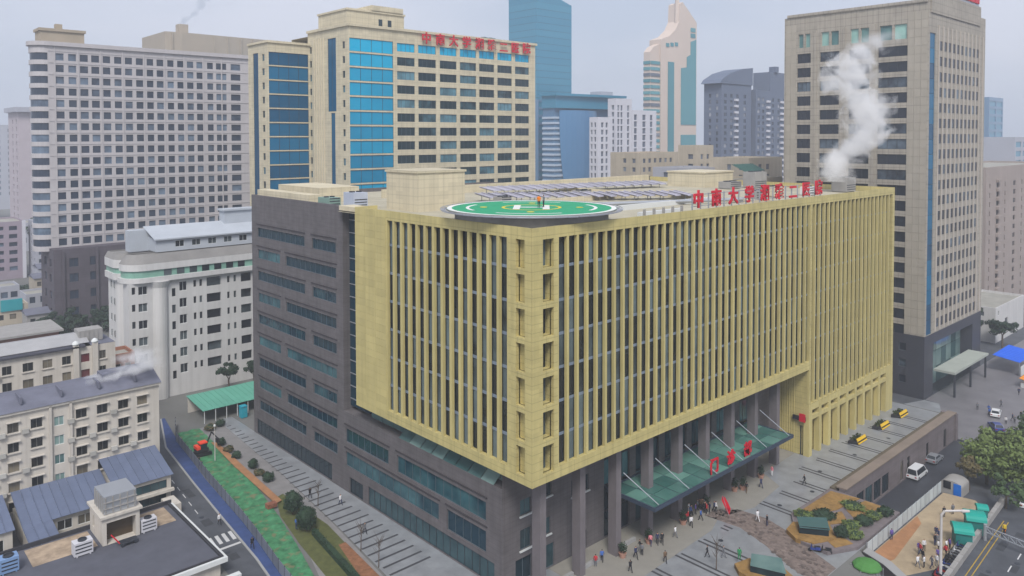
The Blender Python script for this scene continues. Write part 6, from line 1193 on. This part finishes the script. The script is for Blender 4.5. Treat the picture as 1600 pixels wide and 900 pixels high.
for x, y, w, h in ((50, -32.4, 2, 1.2), (60, -31.6, 3, 1), (66, -33, 1.6, 1.6), (55, -34.4, 2.4, 1)): b = MB(); b.quad((x, y, -1.496), (x+w, y+.08, -1.496), (x+w, y+h+.08, -1.496), (x, y+h, -1.496)); b.build('repair_patch', PATCH, street)
for x, y in ((53, -31.8), (63, -30.9), (58, -33.8)): b = MB(); b.lathe((x, y, -1.494), [(.36, 0), (.36, .012), (.01, .012)], 14); b.build('manhole_cover', DKMET, street)

# ------------------------------------------------------------------ steam and haze
def steam(name, label, base, H_, r0, r1, drift, dens, nscale, seed, fade=1.0, thr=.0, col=(.985, .985, .99, 1)):
    """a cloud of vapour: density falls off around a wandering axis and is torn by noise"""
    bx, by_, bz = base; b = MB(); N = 6; rings = []
    for k in range(N+1):
        f = k/N; r = (r0+(r1-r0)*f)*1.75; rings.append((bx+drift[0]*f, by_+drift[1]*f, bz+H_*f, r))
    n = 14; i0 = 0
    for cx_, cy_, cz_, r in rings:
        for j in range(n): a = 2*math.pi*j/n; b.v.append((cx_+r*math.cos(a), cy_+r*math.sin(a), cz_))
    for k in range(N):
        for j in range(n): b.f.append((k*n+j, k*n+(j+1) % n, (k+1)*n+(j+1) % n, (k+1)*n+j)); b.r.append(0.); b.mi.append(0)
    b.f.append(tuple(range(n-1, -1, -1))); b.f.append(tuple(N*n+j for j in range(n))); b.r += [0., 0.]; b.mi += [0, 0]
    m = bpy.data.materials.new(name); m.use_nodes = True; nn = m.node_tree.nodes; k_ = m.node_tree.links; nn.remove(nn['Principled BSDF']); out = [q for q in nn if q.type == 'OUTPUT_MATERIAL'][0]
    pv = nn.new('ShaderNodeVolumePrincipled'); pv.inputs['Color'].default_value = col; pv.inputs['Anisotropy'].default_value = .1; k_.new(pv.outputs[0], out.inputs['Volume'])
    def mth(op, a, c=None, d=None):
        q = nn.new('ShaderNodeMath'); q.operation = op
        for i, s_ in enumerate((a, c, d)):
            if s_ is None: continue
            if isinstance(s_, (int, float)): q.inputs[i].default_value = s_
            else: k_.new(s_, q.inputs[i])
        return q.outputs[0]
    gm_ = nn.new('ShaderNodeNewGeometry'); sx = nn.new('ShaderNodeSeparateXYZ'); k_.new(gm_.outputs['Position'], sx.inputs[0])
    f = mth('DIVIDE', mth('SUBTRACT', sx.outputs[2], bz), H_)
    wob = mth('MULTIPLY', mth('SINE', mth('MULTIPLY_ADD', f, 9.0, seed)), r0*.55)
    dx = mth('SUBTRACT', sx.outputs[0], mth('ADD', mth('MULTIPLY_ADD', f, drift[0], bx), wob)); dy = mth('ADD', mth('SUBTRACT', sx.outputs[1], mth('MULTIPLY_ADD', f, drift[1], by_)), wob)
    rr_ = mth('DIVIDE', mth('SQRT', mth('ADD', mth('MULTIPLY', dx, dx), mth('MULTIPLY', dy, dy))), mth('MULTIPLY_ADD', f, r1-r0, r0))
    no = nn.new('ShaderNodeTexNoise'); no.inputs['Scale'].default_value = nscale; no.inputs['Detail'].default_value = 5; no.inputs['Roughness'].default_value = .55; no.inputs['Distortion'].default_value = .6
    mp_ = nn.new('ShaderNodeMapping'); mp_.inputs['Location'].default_value = (seed*3.1, seed, 0); k_.new(gm_.outputs['Position'], mp_.inputs[0]); k_.new(mp_.outputs[0], no.inputs['Vector'])
    v = mth('ADD', mth('SUBTRACT', .62-thr, rr_), mth('MULTIPLY_ADD', no.outputs['Fac'], 2.9, -1.45))
    v = mth('SUBTRACT', v, mth('MULTIPLY', mth('MAXIMUM', mth('SUBTRACT', f, .35), 0), fade))
    v = mth('MINIMUM', mth('MAXIMUM', v, 0), .8); edge = mth('MULTIPLY', mth('MINIMUM', mth('MULTIPLY', mth('SUBTRACT', 1, f), 6), 1), mth('MINIMUM', mth('MAXIMUM', mth('MULTIPLY_ADD', rr_, -4, 7), 0), 1))
    k_.new(mth('MULTIPLY', mth('MULTIPLY', v, dens), edge), pv.inputs['Density'])
    return tag(b.build(name, m), label, 'steam', kind='stuff')
steam('steam_plume', 'tall ragged white steam plume rising before the taupe tower', (98.5, 8.0, 46.6), 31, 3.6, 7.4, (3.4, -3.0), .8, .28, 4.4, .62, -.3)
steam('steam_plume', 'thin grey smoke trail above the roof behind the cream hotel', (62, 283, 104), 24, 2.4, 5.0, (13, -12), .3, .16, 5.0, .2, -.2, (.55, .62, .72, 1))
steam('steam_plume', 'white steam cloud hanging over the end of the front cream flats roof', (-26.5, 70, 16.8), 4.8, 2.8, 3.6, (6.5, -3.0), .9, .4, 3.0, .2, -.35)
b = MB(); b.box(-1800, 1800, -1800, 1800, -7, 180); m = bpy.data.materials.new('haze_air'); m.use_nodes = True; nn = m.node_tree.nodes; nn.remove(nn['Principled BSDF']); out = [q for q in nn if q.type == 'OUTPUT_MATERIAL'][0]
pv = nn.new('ShaderNodeVolumePrincipled'); pv.inputs['Color'].default_value = (.90, .94, 1.0, 1); pv.inputs['Density'].default_value = .00058; pv.inputs['Anisotropy'].default_value = .25
m.node_tree.links.new(pv.outputs[0], out.inputs['Volume']); tag(b.build('haze', m), kind='stuff')
